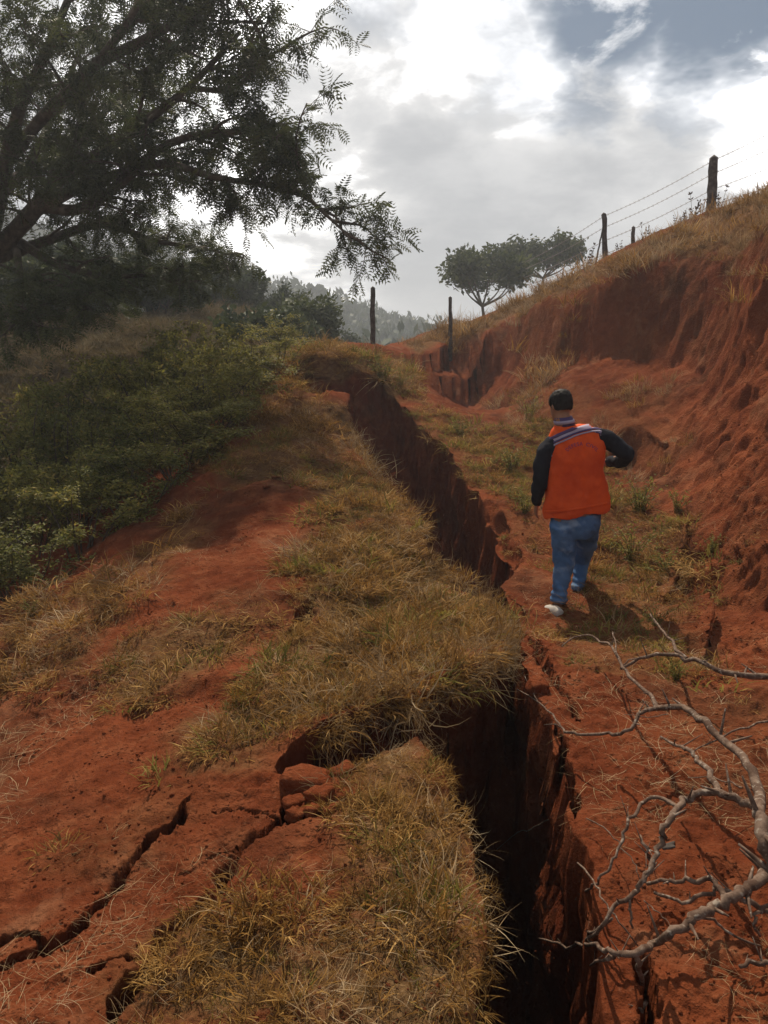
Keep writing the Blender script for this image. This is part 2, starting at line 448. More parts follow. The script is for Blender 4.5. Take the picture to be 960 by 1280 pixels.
def carve(x, y, warp=True):
    """Returns new x, y, depth removed, wall mask for ground points."""
    x = x.copy(); y = y.copy()
    dep = np.zeros_like(x); wall = np.zeros_like(x)
    near = np.nonzero((y > -3.5) & (y < 15.5) & (np.abs(x) < 4))[0]
    r = np.hypot(x[near], y[near])
    # fissure
    d, nx, ny, arc = sdf(x[near], y[near], FISSURE)
    d = d + 0.0
    a = np.clip(0.05 + 0.026 * r, 0.08, 0.34)      # band of ground pulled to the edge
    if warp:
        m = np.abs(d) < a
        dn = np.where(m, d * (np.abs(d) / a) ** 1.4, d)
        x[near] += nx * (dn - d) * m; y[near] += ny * (dn - d) * m
    b = a * 0.8
    prof = np.clip(-d / b, 0, 1)
    prof = np.where(prof < 0.8, prof / 0.8 * 0.93, 0.93 + (prof - 0.8) / 0.2 * 0.07)
    D = fissure_depth(x[near], y[near])
    floor_n = 0.25 * fbm(x[near] * 2.0, y[near] * 2.0, octaves=3, seed=51)
    dd = prof * (D + floor_n * prof)
    dep[near] += np.where(d < 0, dd, 0)
    # lip of the rim sags a little and crumbles
    dep[near] += 0.035 * np.exp(-np.maximum(d, 0) / 0.06) * (d >= 0) + 0.035 * (d < 0)
    wall[near] = np.maximum(wall[near], np.clip(prof * 6, 0, 1))
    # hollow
    n2 = near[(x[near] > -1.6) & (x[near] < 0.6) & (y[near] > 2) & (y[near] < 4)]
    d, nx, ny, _ = sdf(x[n2], y[n2], HOLLOW)
    a = 0.05
    if warp:
        m = np.abs(d) < a
        dn = np.where(m, d * (np.abs(d) / a), d)
        x[n2] += nx * (dn - d) * m; y[n2] += ny * (dn - d) * m
    p = np.clip(-d / (a * 0.8), 0, 1)
    dep[n2] = np.maximum(dep[n2], p * (0.5 + 0.1 * fbm(x[n2] * 5, y[n2] * 5, seed=5)))
    wall[n2] = np.maximum(wall[n2], np.clip(p * 3, 0, 1))
    # narrow cracks
    for line, w_, d_ in CR:
        lo = line.min(0) - 0.25; hi = line.max(0) + 0.25
        n3 = np.nonzero((x > lo[0]) & (x < hi[0]) & (y > lo[1]) & (y < hi[1]))[0]
        if not len(n3): continue
        d, nx, ny, arc = sdf(x[n3], y[n3], line, closed=False)
        d = np.abs(d)
        wv = 1.35 * w_ * (0.55 + 0.9 * np.clip(0.5 + fbm(arc * 14, arc * 0 + w_ * 99, octaves=2, seed=61), 0, 1)) * np.clip(np.minimum(arc, 1 - arc) * 9, 0.25, 1)
        c = 1 - sstep(0.35, 1.0, d / wv)
        dep[n3] = np.maximum(dep[n3], 1.7 * d_ * c * np.clip(wv / w_, 0, 1))
        wall[n3] = np.maximum(wall[n3], c)
        # one side stands slightly proud of the other
        dep[n3] += 0.010 * np.exp(-d / 0.07) * np.sign(perlin(x[n3] * 2, y[n3] * 2, seed=8))*sstep(0,.004,d)
    return x, y, dep, wall

vx, vy, vdep, vwall = carve(gx0, gy0)
vz = land(vx, vy) + rough(vx, vy) - vdep
co = np.stack([vx, vy, vz], -1)
# faces of the sheet
ii, jj = np.meshgrid(np.arange(nr - 1), np.arange(na), indexing='ij')
j2 = (jj + 1) % na
f0 = (ii * na + jj).ravel(); f1 = (ii * na + j2).ravel(); f2 = ((ii + 1) * na + j2).ravel(); f3 = ((ii + 1) * na + jj).ravel()
faces = np.stack([f0, f3, f2, f1], -1)
# vertex normals from the grid
G = co.reshape(nr, na, 3)
du = np.roll(G, -1, 1) - np.roll(G, 1, 1)
dv = np.gradient(G, axis=0)
N = np.cross(du, dv); N /= (np.linalg.norm(N, axis=-1, keepdims=True) + 1e-12)
N = N.reshape(-1, 3); N[N[:, 2] < 0] *= -1
steep = 1 - np.clip(N[:, 2], 0, 1)
rr0 = np.hypot(vx, vy)
# walls: upright ribs, flutes and broken blocks; bank face: rills running down the slope
sel = (rr0 < 30)
x_, y_, z_ = vx[sel], vy[sel], vz[sel]
w_ = vwall[sel] * sstep(0.25, 0.7, steep[sel])
rib = 0.085 * fbm(x_ * 3.0, y_ * 3.0, z_ * 1.8, octaves=5, seed=71, gain=0.6) + 0.030 * np.abs(fbm(x_ * 8, y_ * 8, z_ * 4.5, octaves=4, seed=77, gain=0.6)) + 0.014 * fbm(x_ * 19, y_ * 19, z_ * 14, octaves=3, seed=79, gain=0.65) - 0.02
nh = N[sel].copy(); nh[:, 2] *= 0.3; nh /= (np.linalg.norm(nh, axis=-1, keepdims=True) + 1e-9)
disp = (w_ * rib)[:, None] * nh
bank = sstep(0.12, 0.45, steep[sel]) * (1 - vwall[sel]) * sstep(3.2, 6, rr0[sel])
rills = -0.13 * np.abs(fbm(x_ * 1.5 + y_ * 0.6, y_ * 1.1, z_ * 0.5, octaves=5, seed=83, gain=0.6)) + 0.040 * fbm(x_ * 4, y_ * 4, z_ * 2.5, octaves=6, seed=88, gain=0.66)
disp += (bank * rills)[:, None] * N[sel]
co[sel] += disp
ground_me = new_mesh('ground', co, faces)
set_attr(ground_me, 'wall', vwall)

GRASS_SOIL = []      # filled by the grass outlines, read back for the colour of the sheet
def full_height(x, y):
    """Surface height used to stand things on (without fine wall relief)."""
    x = np.atleast_1d(np.asarray(x, float)); y = np.atleast_1d(np.asarray(y, float))
    _, _, dep, wall = carve(x, y, warp=False)
    return land(x, y) + rough(x, y) - dep, wall
from mathutils.bvhtree import BVHTree
# ------------------------------------------------------------------ materials
def material(name):
    m = bpy.data.materials.new(name)
    m.use_nodes = True
    m.node_tree.nodes.clear()
    return m, NG(m.node_tree)
def finish(g, color, rough=0.9, bump=None, bstr=0.5, bdist=0.01, spec=0.2, translucent=0.0, tcol=None, extra=None):
    ins = {'Base Color': color if isinstance(color, bpy.types.NodeSocket) else (tuple(color) + (1.0,))[:4], 'Roughness': rough, 'Specular IOR Level': spec}
    if bump is not None:
        ins['Normal'] = g.n('ShaderNodeBump', {'Strength': bstr, 'Distance': bdist, 'Height': bump}).outputs[0]
    b = g.n('ShaderNodeBsdfPrincipled', ins)
    out = b.outputs[0]
    if translucent:
        t = g.n('ShaderNodeBsdfTranslucent', {0: tcol if tcol is not None else ins['Base Color']})
        out = g.n('ShaderNodeMixShader', {0: translucent, 1: out, 2: t.outputs[0]}).outputs[0]
    g.n('ShaderNodeOutputMaterial', {0: out})
    return b

def soil_material():
    m, g = material('red_soil')
    pos = g.n('ShaderNodeNewGeometry').outputs['Position']
    wall = g.n('ShaderNodeAttribute', attribute_name='wall').outputs['Fac']
    turf = g.n('ShaderNodeAttribute', attribute_name='turf').outputs['Fac']
    far = g.n('ShaderNodeAttribute', attribute_name='far').outputs['Fac']
    n1 = g.noise(pos, 0.7, 6, 0.6)
    n2 = g.noise(pos, 6.0, 8, 0.65)
    n3 = g.noise(pos, 45.0, 6, 0.7)
    c = g.mix(g.rng(n1, 0.3, 0.7), (0.115, 0.028, 0.0115), (0.205, 0.056, 0.0225))
    c = g.mix(g.rng(g.noise(pos, 0.9, 5, 0.6, dist=0.4), 0.50, 0.66, 0, 0.75), c, (0.088, 0.034, 0.017))
    c = g.mix(g.rng(g.noise(pos, 1.7, 6, 0.65), 0.56, 0.70, 0, 0.55), c, (0.27, 0.125, 0.065))
    c = g.mix(g.rng(n2, 0.45, 0.75, 0, 0.6), c, (0.27, 0.096, 0.043))
    c = g.mix(g.rng(n2, 0.5, 0.25, 0, 0.55), c, (0.080, 0.019, 0.008))
    c = g.mix(g.rng(n3, 0.55, 0.8, 0, 0.5), c, (0.30, 0.14, 0.08))
    # darker streaks and layers on the walls
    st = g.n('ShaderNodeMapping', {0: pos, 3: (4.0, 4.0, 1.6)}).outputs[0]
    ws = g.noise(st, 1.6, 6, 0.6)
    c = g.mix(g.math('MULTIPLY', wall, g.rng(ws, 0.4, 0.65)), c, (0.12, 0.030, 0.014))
    # thin dead thatch and humus where turf grows
    tn = g.rng(g.noise(pos, 14.0, 6, 0.7), 0.35, 0.65)
    tc_ = g.mix(tn, (0.085, 0.050, 0.022), (0.20, 0.135, 0.060))
    c = g.mix(g.math('MULTIPLY', turf, 0.72), c, tc_)
    fc = g.mix(g.rng(g.noise(pos, 0.35, 6, 0.65), 0.35, 0.65), (0.095, 0.085, 0.030), (0.21, 0.145, 0.075))
    c = g.mix(far, c, fc)
    # pebbles and crumbs
    vor = g.n('ShaderNodeTexVoronoi', {'Vector': pos, 'Scale': 38.0, 'Randomness': 1.0}).outputs['Distance']
    crumbs = g.math('MULTIPLY', g.rng(vor, 0.45, 0.1), g.rng(n2, 0.48, 0.62))
    h = g.math('ADD', g.math('MULTIPLY', n2, 1.0), g.math('MULTIPLY', n3, 0.32))
    h = g.math('ADD', h, g.math('MULTIPLY', crumbs, 0.30))
    h = g.math('ADD', h, g.math('MULTIPLY', g.noise(pos, 160.0, 3, 0.6), 0.10))
    h = g.math('ADD', h, g.math('MULTIPLY', g.math('MULTIPLY', ws, wall), 1.5))
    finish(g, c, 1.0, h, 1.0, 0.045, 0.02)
    return m
SOIL = soil_material()
ground_me.materials.append(SOIL)
# ------------------------------------------------------------------ finding the finished surface
def ground_z(x, y):
    x = np.atleast_1d(np.asarray(x, float)); y = np.atleast_1d(np.asarray(y, float))
    r = np.hypot(x, y); a = np.arctan2(x, y)
    a = np.where(a < ang[0], a + 2 * np.pi, a)
    fi = np.interp(r, rad, np.arange(nr)); fj = np.interp(a, np.append(ang, ang[0] + 2 * np.pi), np.arange(na + 1))
    i0 = np.clip(fi.astype(int), 0, nr - 2); j0 = fj.astype(int) % na
    u = fi - i0; v = fj - fj.astype(int); j1 = (j0 + 1) % na
    Z = co[:, 2].reshape(nr, na)
    z = (Z[i0, j0] * (1 - u) + Z[i0 + 1, j0] * u) * (1 - v) + (Z[i0, j1] * (1 - u) + Z[i0 + 1, j1] * u) * v
    near = np.nonzero((y > 0) & (y < 15) & (np.abs(x) < 4))[0]
    if len(near):
        d, *_ = sdf(x[near], y[near], FISSURE)
        n2 = near[np.abs(d) < 0.45]
        if len(n2):
            z[n2] = full_height(x[n2], y[n2])[0]
    return z
def gz(x, y):
    return float(ground_z(x, y)[0])
def on_ground(px, py, lift=0.0):
    """Like on_land, but against the finished surface."""
    d = sight_dir(px, py)
    t = np.geomspace(0.9, 120, 1400)
    p = CAM[None] + t[:, None] * d[None]
    gp = p[:, 2] - ground_z(p[:, 0], p[:, 1]) - lift
    k = int(np.argmax(gp < 0))
    if gp[k] >= 0 or t[k] > 40:
        return p[int(np.argmin(np.where(t < 30, gp / t, 9)))]
    if k == 0: return p[0]
    f = gp[k - 1] / (gp[k - 1] - gp[k])
    return p[k - 1] * (1 - f) + p[k] * f

# ------------------------------------------------------------------ instancer for uncountable stuff
def instancer(name, pts, rot, scl, idx, variants, label, cat):
    lib = bpy.data.collections.new(name + '_kinds')
    for k, me in enumerate(variants):
        o = bpy.data.objects.new('%s_kind_%02d' % (name, k), me)
        lib.objects.link(o)
    me = bpy.data.meshes.new(name)
    me.vertices.add(len(pts)); me.vertices.foreach_set('co', np.asarray(pts, np.float32).ravel())
    a = me.attributes.new('rot', 'FLOAT_VECTOR', 'POINT'); a.data.foreach_set('vector', np.asarray(rot, np.float32).ravel())
    a = me.attributes.new('scl', 'FLOAT_VECTOR', 'POINT'); a.data.foreach_set('vector', np.asarray(scl, np.float32).ravel())
    a = me.attributes.new('idx', 'INT', 'POINT'); a.data.foreach_set('value', np.asarray(idx, np.int32))
    t = bpy.data.node_groups.new(name + '_spread', 'GeometryNodeTree')
    t.interface.new_socket('Geometry', in_out='INPUT', socket_type='NodeSocketGeometry')
    t.interface.new_socket('Geometry', in_out='OUTPUT', socket_type='NodeSocketGeometry')
    gi = t.nodes.new('NodeGroupInput'); go = t.nodes.new('NodeGroupOutput')
    ip = t.nodes.new('GeometryNodeInstanceOnPoints'); ci = t.nodes.new('GeometryNodeCollectionInfo')
    ci.inputs['Collection'].default_value = lib
    ci.inputs['Separate Children'].default_value = True
    ci.inputs['Reset Children'].default_value = True
    ip.inputs['Pick Instance'].default_value = True
    def na_(nm, typ):
        n = t.nodes.new('GeometryNodeInputNamedAttribute'); n.data_type = typ; n.inputs['Name'].default_value = nm
        return n.outputs['Attribute']
    L = t.links.new
    L(gi.outputs[0], ip.inputs['Points']); L(ci.outputs[0], ip.inputs['Instance'])
    L(na_('idx', 'INT'), ip.inputs['Instance Index']); L(na_('scl', 'FLOAT_VECTOR'), ip.inputs['Scale'])
    er = t.nodes.new('FunctionNodeEulerToRotation'); L(na_('rot', 'FLOAT_VECTOR'), er.inputs[0]); L(er.outputs[0], ip.inputs['Rotation'])
    L(ip.outputs[0], go.inputs[0])
    o = link(name, me, label=label, cat=cat, kind='stuff')
    md = o.modifiers.new('spread', 'NODES'); md.node_group = t
    return o

def grass_material(name, a, b, c, tr=0.35):
    m, g = material(name)
    pos = g.n('ShaderNodeNewGeometry').outputs['Position']
    tone = g.n('ShaderNodeAttribute', attribute_name='tone').outputs['Fac']
    tip = g.n('ShaderNodeAttribute', attribute_name='tip').outputs['Fac']
    inst = g.n('ShaderNodeObjectInfo').outputs['Random']
    pn = g.noise(pos, 2.2, 4, 0.6)
    k = g.math('ADD', g.math('MULTIPLY', tone, 0.62), g.math('MULTIPLY', g.math('SUBTRACT', pn, 0.5), 1.1))
    k = g.math('ADD', k, g.math('MULTIPLY', g.math('SUBTRACT', inst, 0.5), 0.25))
    cr = g.n('ShaderNodeValToRGB', {0: k})
    e = cr.color_ramp.elements
    e[0].position = 0.0; e[0].color = a + (1,)
    e[1].position = 0.75; e[1].color = c + (1,)
    x = cr.color_ramp.elements.new(0.38); x.color = b + (1,)
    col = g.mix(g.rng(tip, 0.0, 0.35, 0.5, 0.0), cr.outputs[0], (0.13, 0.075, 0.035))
    finish(g, col, 0.75, spec=0.12, translucent=tr)
    return m
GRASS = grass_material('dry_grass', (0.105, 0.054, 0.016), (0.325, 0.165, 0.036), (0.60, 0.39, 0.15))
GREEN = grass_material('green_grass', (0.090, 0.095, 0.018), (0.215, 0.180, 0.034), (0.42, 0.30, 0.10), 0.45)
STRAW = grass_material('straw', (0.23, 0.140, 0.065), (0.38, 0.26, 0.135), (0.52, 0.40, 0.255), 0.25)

def tuft_mesh(name, mat, blades, length, spread, width, droop, seed, radius=0.10, curl=0.5):
    r = np.random.default_rng(seed)
    co_, fa, tone, tip = [], [], [], []
    for b in range(blades):
        az = r.uniform(0, 2 * np.pi); rad0 = radius * math.sqrt(r.uniform())
        bx, by = rad0 * math.cos(az), rad0 * math.sin(az)
        az2 = az + r.normal() * 0.9
        lean = np.clip(abs(r.normal(spread, 0.35)), 0.02, 1.5)
        ln = length * r.uniform(0.45, 1.15)
        w = width * r.uniform(0.6, 1.3)
        tn = np.clip(r.beta(1.6, 1.8), 0, 1)
        n = 4
        p = np.array([bx, by, -0.02]); ang_ = lean
        side = np.array([-math.sin(az2), math.cos(az2), 0.0])
        tw = r.uniform(-0.9, 0.9)
        base = len(co_)
        kink = r.uniform(-curl, curl)
        for k in range(n + 1):
            f = k / n
            hw = w * (1 - f ** 1.7) * 0.5 + 0.0002
            sd = side * math.cos(tw * f * 2) + np.array([0, 0, 1]) * math.sin(tw * f * 2) * 0.6
            co_.append(p - sd * hw); co_.append(p + sd * hw)
            tone += [tn, tn]; tip += [f, f]
            d = np.array([math.cos(az2 + kink * f) * math.sin(ang_), math.sin(az2 + kink * f) * math.sin(ang_), math.cos(ang_)])
            p = p + d * ln / n
            ang_ += droop * r.uniform(0.4, 1.5) / n
        for k in range(n):
            a0 = base + 2 * k
            fa.append((a0, a0 + 1, a0 + 3, a0 + 2))
    me = new_mesh(name, co_, fa, mat, smooth=True)
    set_attr(me, 'tone', tone); set_attr(me, 'tip', tip)
    return me

def inside(poly, x, y):
    ins = np.zeros(len(x), bool)
    for (ax, ay), (bx, by) in zip(poly, np.roll(poly, -1, 0)):
        ins ^= ((ay > y) != (by > y)) & (x < (bx - ax) * (y - ay) / ((by - ay) if by != ay else 1e-12) + ax)
    return ins

PATCHES = {}
def outline2(pix):
    return np.array([on_ground(*q)[:2] for q in pix])
def patch(pix, density, thresh=-0.2, nscale=1.6, seed=0, keep_off=0.0, feather=0.25):
    """Random points inside a ground outline, thinned by noise."""
    poly = (outline2 if nscale < 1.0 else outline)(pix)
    lo, hi = poly.min(0), poly.max(0)
    n = int(np.prod(hi - lo) * density)
    n = min(n, 60000)
    r = np.random.default_rng(seed + 100)
    x = r.uniform(lo[0] - .15, hi[0] + .15, n); y = r.uniform(lo[1] - .15, hi[1] + .15, n)
    d, *_ = sdf(x, y, poly)
    nz = fbm(x * nscale, y * nscale, octaves=3, seed=seed + 5)
    m = (nz - d / max(feather, 1e-3) * 0.6 > thresh) & (d < feather * 0.5)
    x, y = x[m], y[m]
    m = (y < 14.5)
    dd = np.full(len(x), 9.0)
    if m.any(): dd[m] = sdf(x[m], y[m], FISSURE)[0]
    m = dd > keep_off
    return x[m], y[m], dd[m], poly

KINDS = {}
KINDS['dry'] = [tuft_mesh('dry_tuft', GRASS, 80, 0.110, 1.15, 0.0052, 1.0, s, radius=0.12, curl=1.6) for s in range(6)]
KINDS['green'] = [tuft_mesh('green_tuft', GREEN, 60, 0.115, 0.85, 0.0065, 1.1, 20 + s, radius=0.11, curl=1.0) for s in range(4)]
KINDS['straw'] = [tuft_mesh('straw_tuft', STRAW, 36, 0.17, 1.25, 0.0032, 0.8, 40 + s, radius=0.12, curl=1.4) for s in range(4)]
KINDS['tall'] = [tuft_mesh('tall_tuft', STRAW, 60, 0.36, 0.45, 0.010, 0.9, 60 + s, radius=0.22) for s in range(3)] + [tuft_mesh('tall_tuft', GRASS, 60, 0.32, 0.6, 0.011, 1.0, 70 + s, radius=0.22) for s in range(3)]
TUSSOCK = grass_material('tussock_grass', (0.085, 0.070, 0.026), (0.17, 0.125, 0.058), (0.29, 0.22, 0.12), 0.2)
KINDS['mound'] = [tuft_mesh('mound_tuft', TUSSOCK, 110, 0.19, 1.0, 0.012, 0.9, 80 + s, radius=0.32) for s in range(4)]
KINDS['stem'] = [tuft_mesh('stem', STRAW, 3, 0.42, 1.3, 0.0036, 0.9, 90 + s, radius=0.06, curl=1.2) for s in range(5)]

def emit(acc, x, y, s0, s1, ks, tilt=0.25, seed=0, rim=None, dz=0.0):
    r = np.random.default_rng(seed + 900)
    n = len(x)
    if not n: return
    z = ground_z(x, y) + dz
    s = r.uniform(s0, s1, n) * np.clip(1.0 + 1.1 * fbm(x * 3.3, y * 3.3, octaves=2, seed=int(seed) + 3), 0.45, 1.6)
    rx = r.normal(0, tilt, n); ry = r.normal(0, tilt, n); rz = r.uniform(0, 6.28, n)
    acc['p'].append(np.stack([x, y, z], -1)); acc['r'].append(np.stack([rx, ry, rz], -1))
    acc['s'].append(np.stack([s, s, s * r.uniform(0.7, 1.15, n)], -1)); acc['k'].append(r.choice(ks, n))
def new_acc(): return dict(p=[], r=[], s=[], k=[])
def flush(name, acc, variants, label, cat='grass'):
    return instancer(name, np.vstack(acc['p']), np.vstack(acc['r']), np.vstack(acc['s']), np.concatenate(acc['k']), variants, label, cat)

TURF = []   # (polygon, strength)
allk = KINDS['dry'] + KINDS['green'] + KINDS['straw']
D, GRN, ST = list(range(6)), list(range(6, 10)), list(range(10, 14))
# 1. turf on the left-hand rim and ridge
acc = new_acc()
RIM_TURF = [(376,700),(420,664),(470,655),(524,664),(545,712),(560,734),(600,744),(640,786),(624,800),(590,812),(548,832),(508,846),(470,864),(430,876),(395,886),(350,908),(300,925),(262,920),(268,900),(322,880),(338,850),(330,820),(352,790),(400,770),(385,735)]
x, y, dd, poly = patch(RIM_TURF, 420, -0.17, 2.6, 1, 0.0); TURF.append((poly, 1.0))
emit(acc, x, y, 0.55, 1.05, D * 6 + GRN * 1 + ST * 3, 0.35, 1)
BOT = [(150,1300),(172,1220),(205,1170),(240,1142),(300,1135),(360,1150),(420,1120),(445,1070),(430,1010),(415,970),(440,950),(505,925),(545,960),(584,1030),(600,1100),(600,1300)]
x, y, dd, poly = patch(BOT, 720, -0.20, 3.0, 2, 0.05, 0.12); TURF.append((poly, 1.0))
emit(acc, x, y, 0.45, 0.85, D * 6 + GRN + ST * 3, 0.4, 2)
for i, (pp, de, th, ks, s0, s1, tf) in enumerate([
  ([(138,850),(150,800),(220,770),(300,760),(315,800),(290,825),(220,855),(160,880)], 150, 0.05, D * 3 + GRN + ST, 0.6, 1.1, 0.8),
  ([(200,920),(250,880),(335,885),(330,955),(260,970),(215,955)], 120, 0.10, D * 2 + GRN + ST, 0.5, 0.9, 0.6),
  ([(0,880),(0,790),(80,745),(150,700),(240,635),(262,668),(190,740),(130,800),(60,860)], 110, -0.05, D * 2 + ST, 0.7, 1.2, 0.6),
  ([(385,600),(440,582),(500,618),(524,655),(460,655),(400,645)], 150, -0.08, D * 3 + GRN, 0.7, 1.3, 1.0),
  ([(262,575),(290,552),(340,540),(440,560),(446,592),(400,606),(330,600),(280,610)], 110, -0.02, D * 2 + ST + GRN, 0.7, 1.25, 0.7),
  ([(270,545),(300,505),(350,490),(400,490),(440,512),(442,552),(390,545),(330,540)], 90, -0.02, D * 2 + ST, 0.8, 1.4, 0.7),
  ([(355,500),(360,455),(385,436),(440,434),(510,440),(520,480),(490,500),(460,470),(410,455),(385,470)], 60, -0.22, D * 3 + ST + GRN, 1.0, 2.0, 0.9),
  ([(60,1090),(150,1010),(250,960),(270,1010),(200,1070),(120,1110)], 60, 0.12, D + ST, 0.4, 0.8, 0.2),
  ([(270,740),(330,730),(352,760),(340,800),(300,790)], 60, 0.05, D + ST, 0.4, 0.9, 0.3),
  ([(370,640),(440,630),(440,690),(380,720)], 40, 0.18, D + GRN, 0.5, 0.9, 0.2)]):
    x, y, dd, poly = patch(pp, de, th, 1.8, 10 + i, 0.02); TURF.append((poly, tf))
    emit(acc, x, y, s0, s1, ks, 0.35, 10 + i)
flush('ridge_grass', acc, allk, 'golden dry grass matted over the left rim of the fissure and its ridge')

# dead straw spilling over the rim of the fissure
acc = new_acc()
fp = FISSURE
d_, nx_, ny_, _ = sdf(fp[:, 0] + 1e-4, fp[:, 1], fp)
r2 = np.random.default_rng(5)
SPILL = resample(outline([(545,712),(600,744),(640,786),(628,812),(590,828),(548,842),(508,860),(470,876),(430,890),(395,899),(362,920)]), 0.05, closed=False)
SPILL2 = resample(outline([(512,890),(520,905),(548,960),(588,1030),(600,1100),(602,1180),(600,1280)]), 0.03, closed=False)
SPILL3 = resample(outline([(436,520),(446,560),(488,612),(528,660)]), 0.10, closed=False)
for line, nn, sc0, sc1, sd in ((SPILL, 2, 0.7, 1.35, 1), (SPILL2[::2], 1, 0.3, 0.7, 2), (SPILL3, 2, 0.8, 1.4, 3)):
    for q in line:
        for _ in range(nn):
            j = q + r2.normal(0, 0.035, 2)
            # lean outward: towards the fissure (roughly +x / towards camera)
            out = math.atan2(-0.8, 0.6) + r2.normal(0, 0.9) if sd == 1 else r2.normal(-0.2, 0.9)
            t = r2.uniform(0.6, 1.9)
            e = (Matrix.Rotation(out, 3, 'Z') @ Matrix.Rotation(t, 3, 'Y') @ Matrix.Rotation(r2.uniform(0, 6.28), 3, 'Z')).to_euler()
            z = float(land(j[0], j[1])) + float(rough(np.array([j[0]]), np.array([j[1]]))[0]) - 0.02
            s = r2.uniform(sc0, sc1) * (0.5 + 0.9 * r2.uniform() ** 2)
            acc['p'].append([[j[0], j[1], z]]); acc['r'].append([list(e)]); acc['s'].append([[s, s, s]]); acc['k'].append([r2.choice(ST * 2 + D)])
flush('hanging_straw', acc, allk, 'pale dead straw hanging over the left rim into the fissure', 'straw')

# 2. grass and weeds right of the fissure
acc = new_acc()
for i, (pp, de, th, ks, s0, s1, tf) in enumerate([
  ([(505,505),(560,505),(610,530),(640,570),(640,610),(600,600),(560,560),(520,530)], 90, 0.0, GRN * 3 + D * 2, 0.7, 1.2, 0.4),
  ([(600,520),(690,500),(700,560),(680,640),(690,700),(650,660),(620,590)], 100, 0.05, GRN * 2 + D * 2, 0.6, 1.15, 0.4),
  ([(740,600),(800,560),(850,600),(870,660),(860,760),(800,780),(740,770),(735,700)], 140, -0.05, D * 3 + GRN + ST, 0.6, 1.2, 0.5),
  ([(640,520),(720,495),(760,520),(760,580),(700,600)], 60, 0.0, D + GRN, 0.8, 1.5, 0.5),
  ([(690,790),(770,765),(860,770),(900,800),(850,850),(760,835),(710,830)], 110, 0.0, D * 2 + GRN + ST, 0.5, 1.0, 0.4),
  ([(690,745),(740,745),(760,800),(700,800)], 120, -0.1, D * 2 + GRN, 0.35, 0.8, 0.3),
  ([(860,640),(960,600),(960,700),(880,720)], 30, 0.1, D + GRN * 2, 0.5, 1.1, 0.1),
  ([(800,900),(960,870),(960,1020),(850,990)], 25, 0.22, D + ST, 0.3, 0.7, 0.1),
  ([(455,560),(470,500),(520,510),(560,570),(600,620),(590,640)], 0.1, 0.0, D, 0.8, 1.6, 0.2),
  ([(480,492),(540,505),(560,540),(600,600),(620,600),(580,540),(530,490)], 60, -0.1, D * 2 + GRN, 0.7, 1.4, 0.6)]):
    x, y, dd, poly = patch(pp, de, th, 1.6, 40 + i, 0.05); TURF.append((poly, tf))
    emit(acc, x, y, s0, s1, ks, 0.3, 40 + i)
flush('path_grass', acc, allk, 'yellow green grass and weeds along the path beside the man')

# 3. long pale grass on the brow of the bank and the slope above
acc = new_acc()
for i, (pp, de, th, s0, s1) in enumerate([
  ([(600,400),(650,378),(700,352),(760,326),(850,284),(960,238),(1100,190),(1150,250),(960,290),(900,308),(850,319),(800,333),(745,350),(700,373),(640,396),(600,414)], 20, -0.22, 0.45, 0.95),
  ([(500,432),(540,414),(600,398),(620,410),(560,430),(520,444)], 20, -0.3, 0.5, 1.0),
  ([(640,400),(700,378),(760,352),(850,328),(960,296),(1050,280),(1050,300),(960,318),(850,345),(760,370),(700,400),(650,440)], 8, 0.1, 0.6, 1.3),
  ([(655,420),(700,400),(720,430),(690,480),(660,500)], 18, 0.0, 0.5, 1.0),
  ([(765,505),(780,482),(835,482),(850,510),(810,520)], 40, -0.3, 0.6, 1.1),
  ([(755,440),(800,400),(840,420),(790,450)], 18, 0.0, 0.5, 1.0),
  ([(700,540),(760,500),(860,520),(860,560),(760,590)], 8, 0.2, 0.5, 1.0),
  ([(620,500),(700,480),(740,490),(740,510),(640,530)], 12, 0.2, 0.4, 0.8)]):
    x, y, dd, poly = patch(pp, de, th, 0.9, 60 + i, 0.05, 0.3); TURF.append((poly, 0.9 if i < 2 else 0.25))
    emit(acc, x, y, s0, s1, [0, 1, 2, 3, 3, 4, 5], 0.25, 60 + i)
for q_ in range(len(acc['p'])):
    near_ = acc['p'][q_][:, 1] < 12
    acc['s'][q_][near_] *= 0.62
x, y = rng.uniform(3, 30, 9000), rng.uniform(6, 30, 9000)
m = (scarp(x, y) > 0.15) & (fbm(x * 0.8, y * 0.8, seed=3) > -0.1)
flush('bank_grass', acc, KINDS['tall'], 'long pale dry grass along the brow of the red bank')

# 4. dry grass over the hillside across the valley
acc = new_acc()
n = 26000
a_ = rng.uniform(R(-42), R(6), n); r_ = rng.uniform(15, 44, n)
x, y = r_ * np.sin(a_), r_ * np.cos(a_)
m = (fbm(x * 0.6, y * 0.6, octaves=3, seed=91) > -0.12) & (x < -0.17 * y)
emit(acc, x[m], y[m], 0.7, 1.7, [0, 1, 2, 3], 0.3, 77)
flush('hillside_grass', acc, KINDS['mound'], 'brown tussocky grass covering the hillside beyond the bushes')

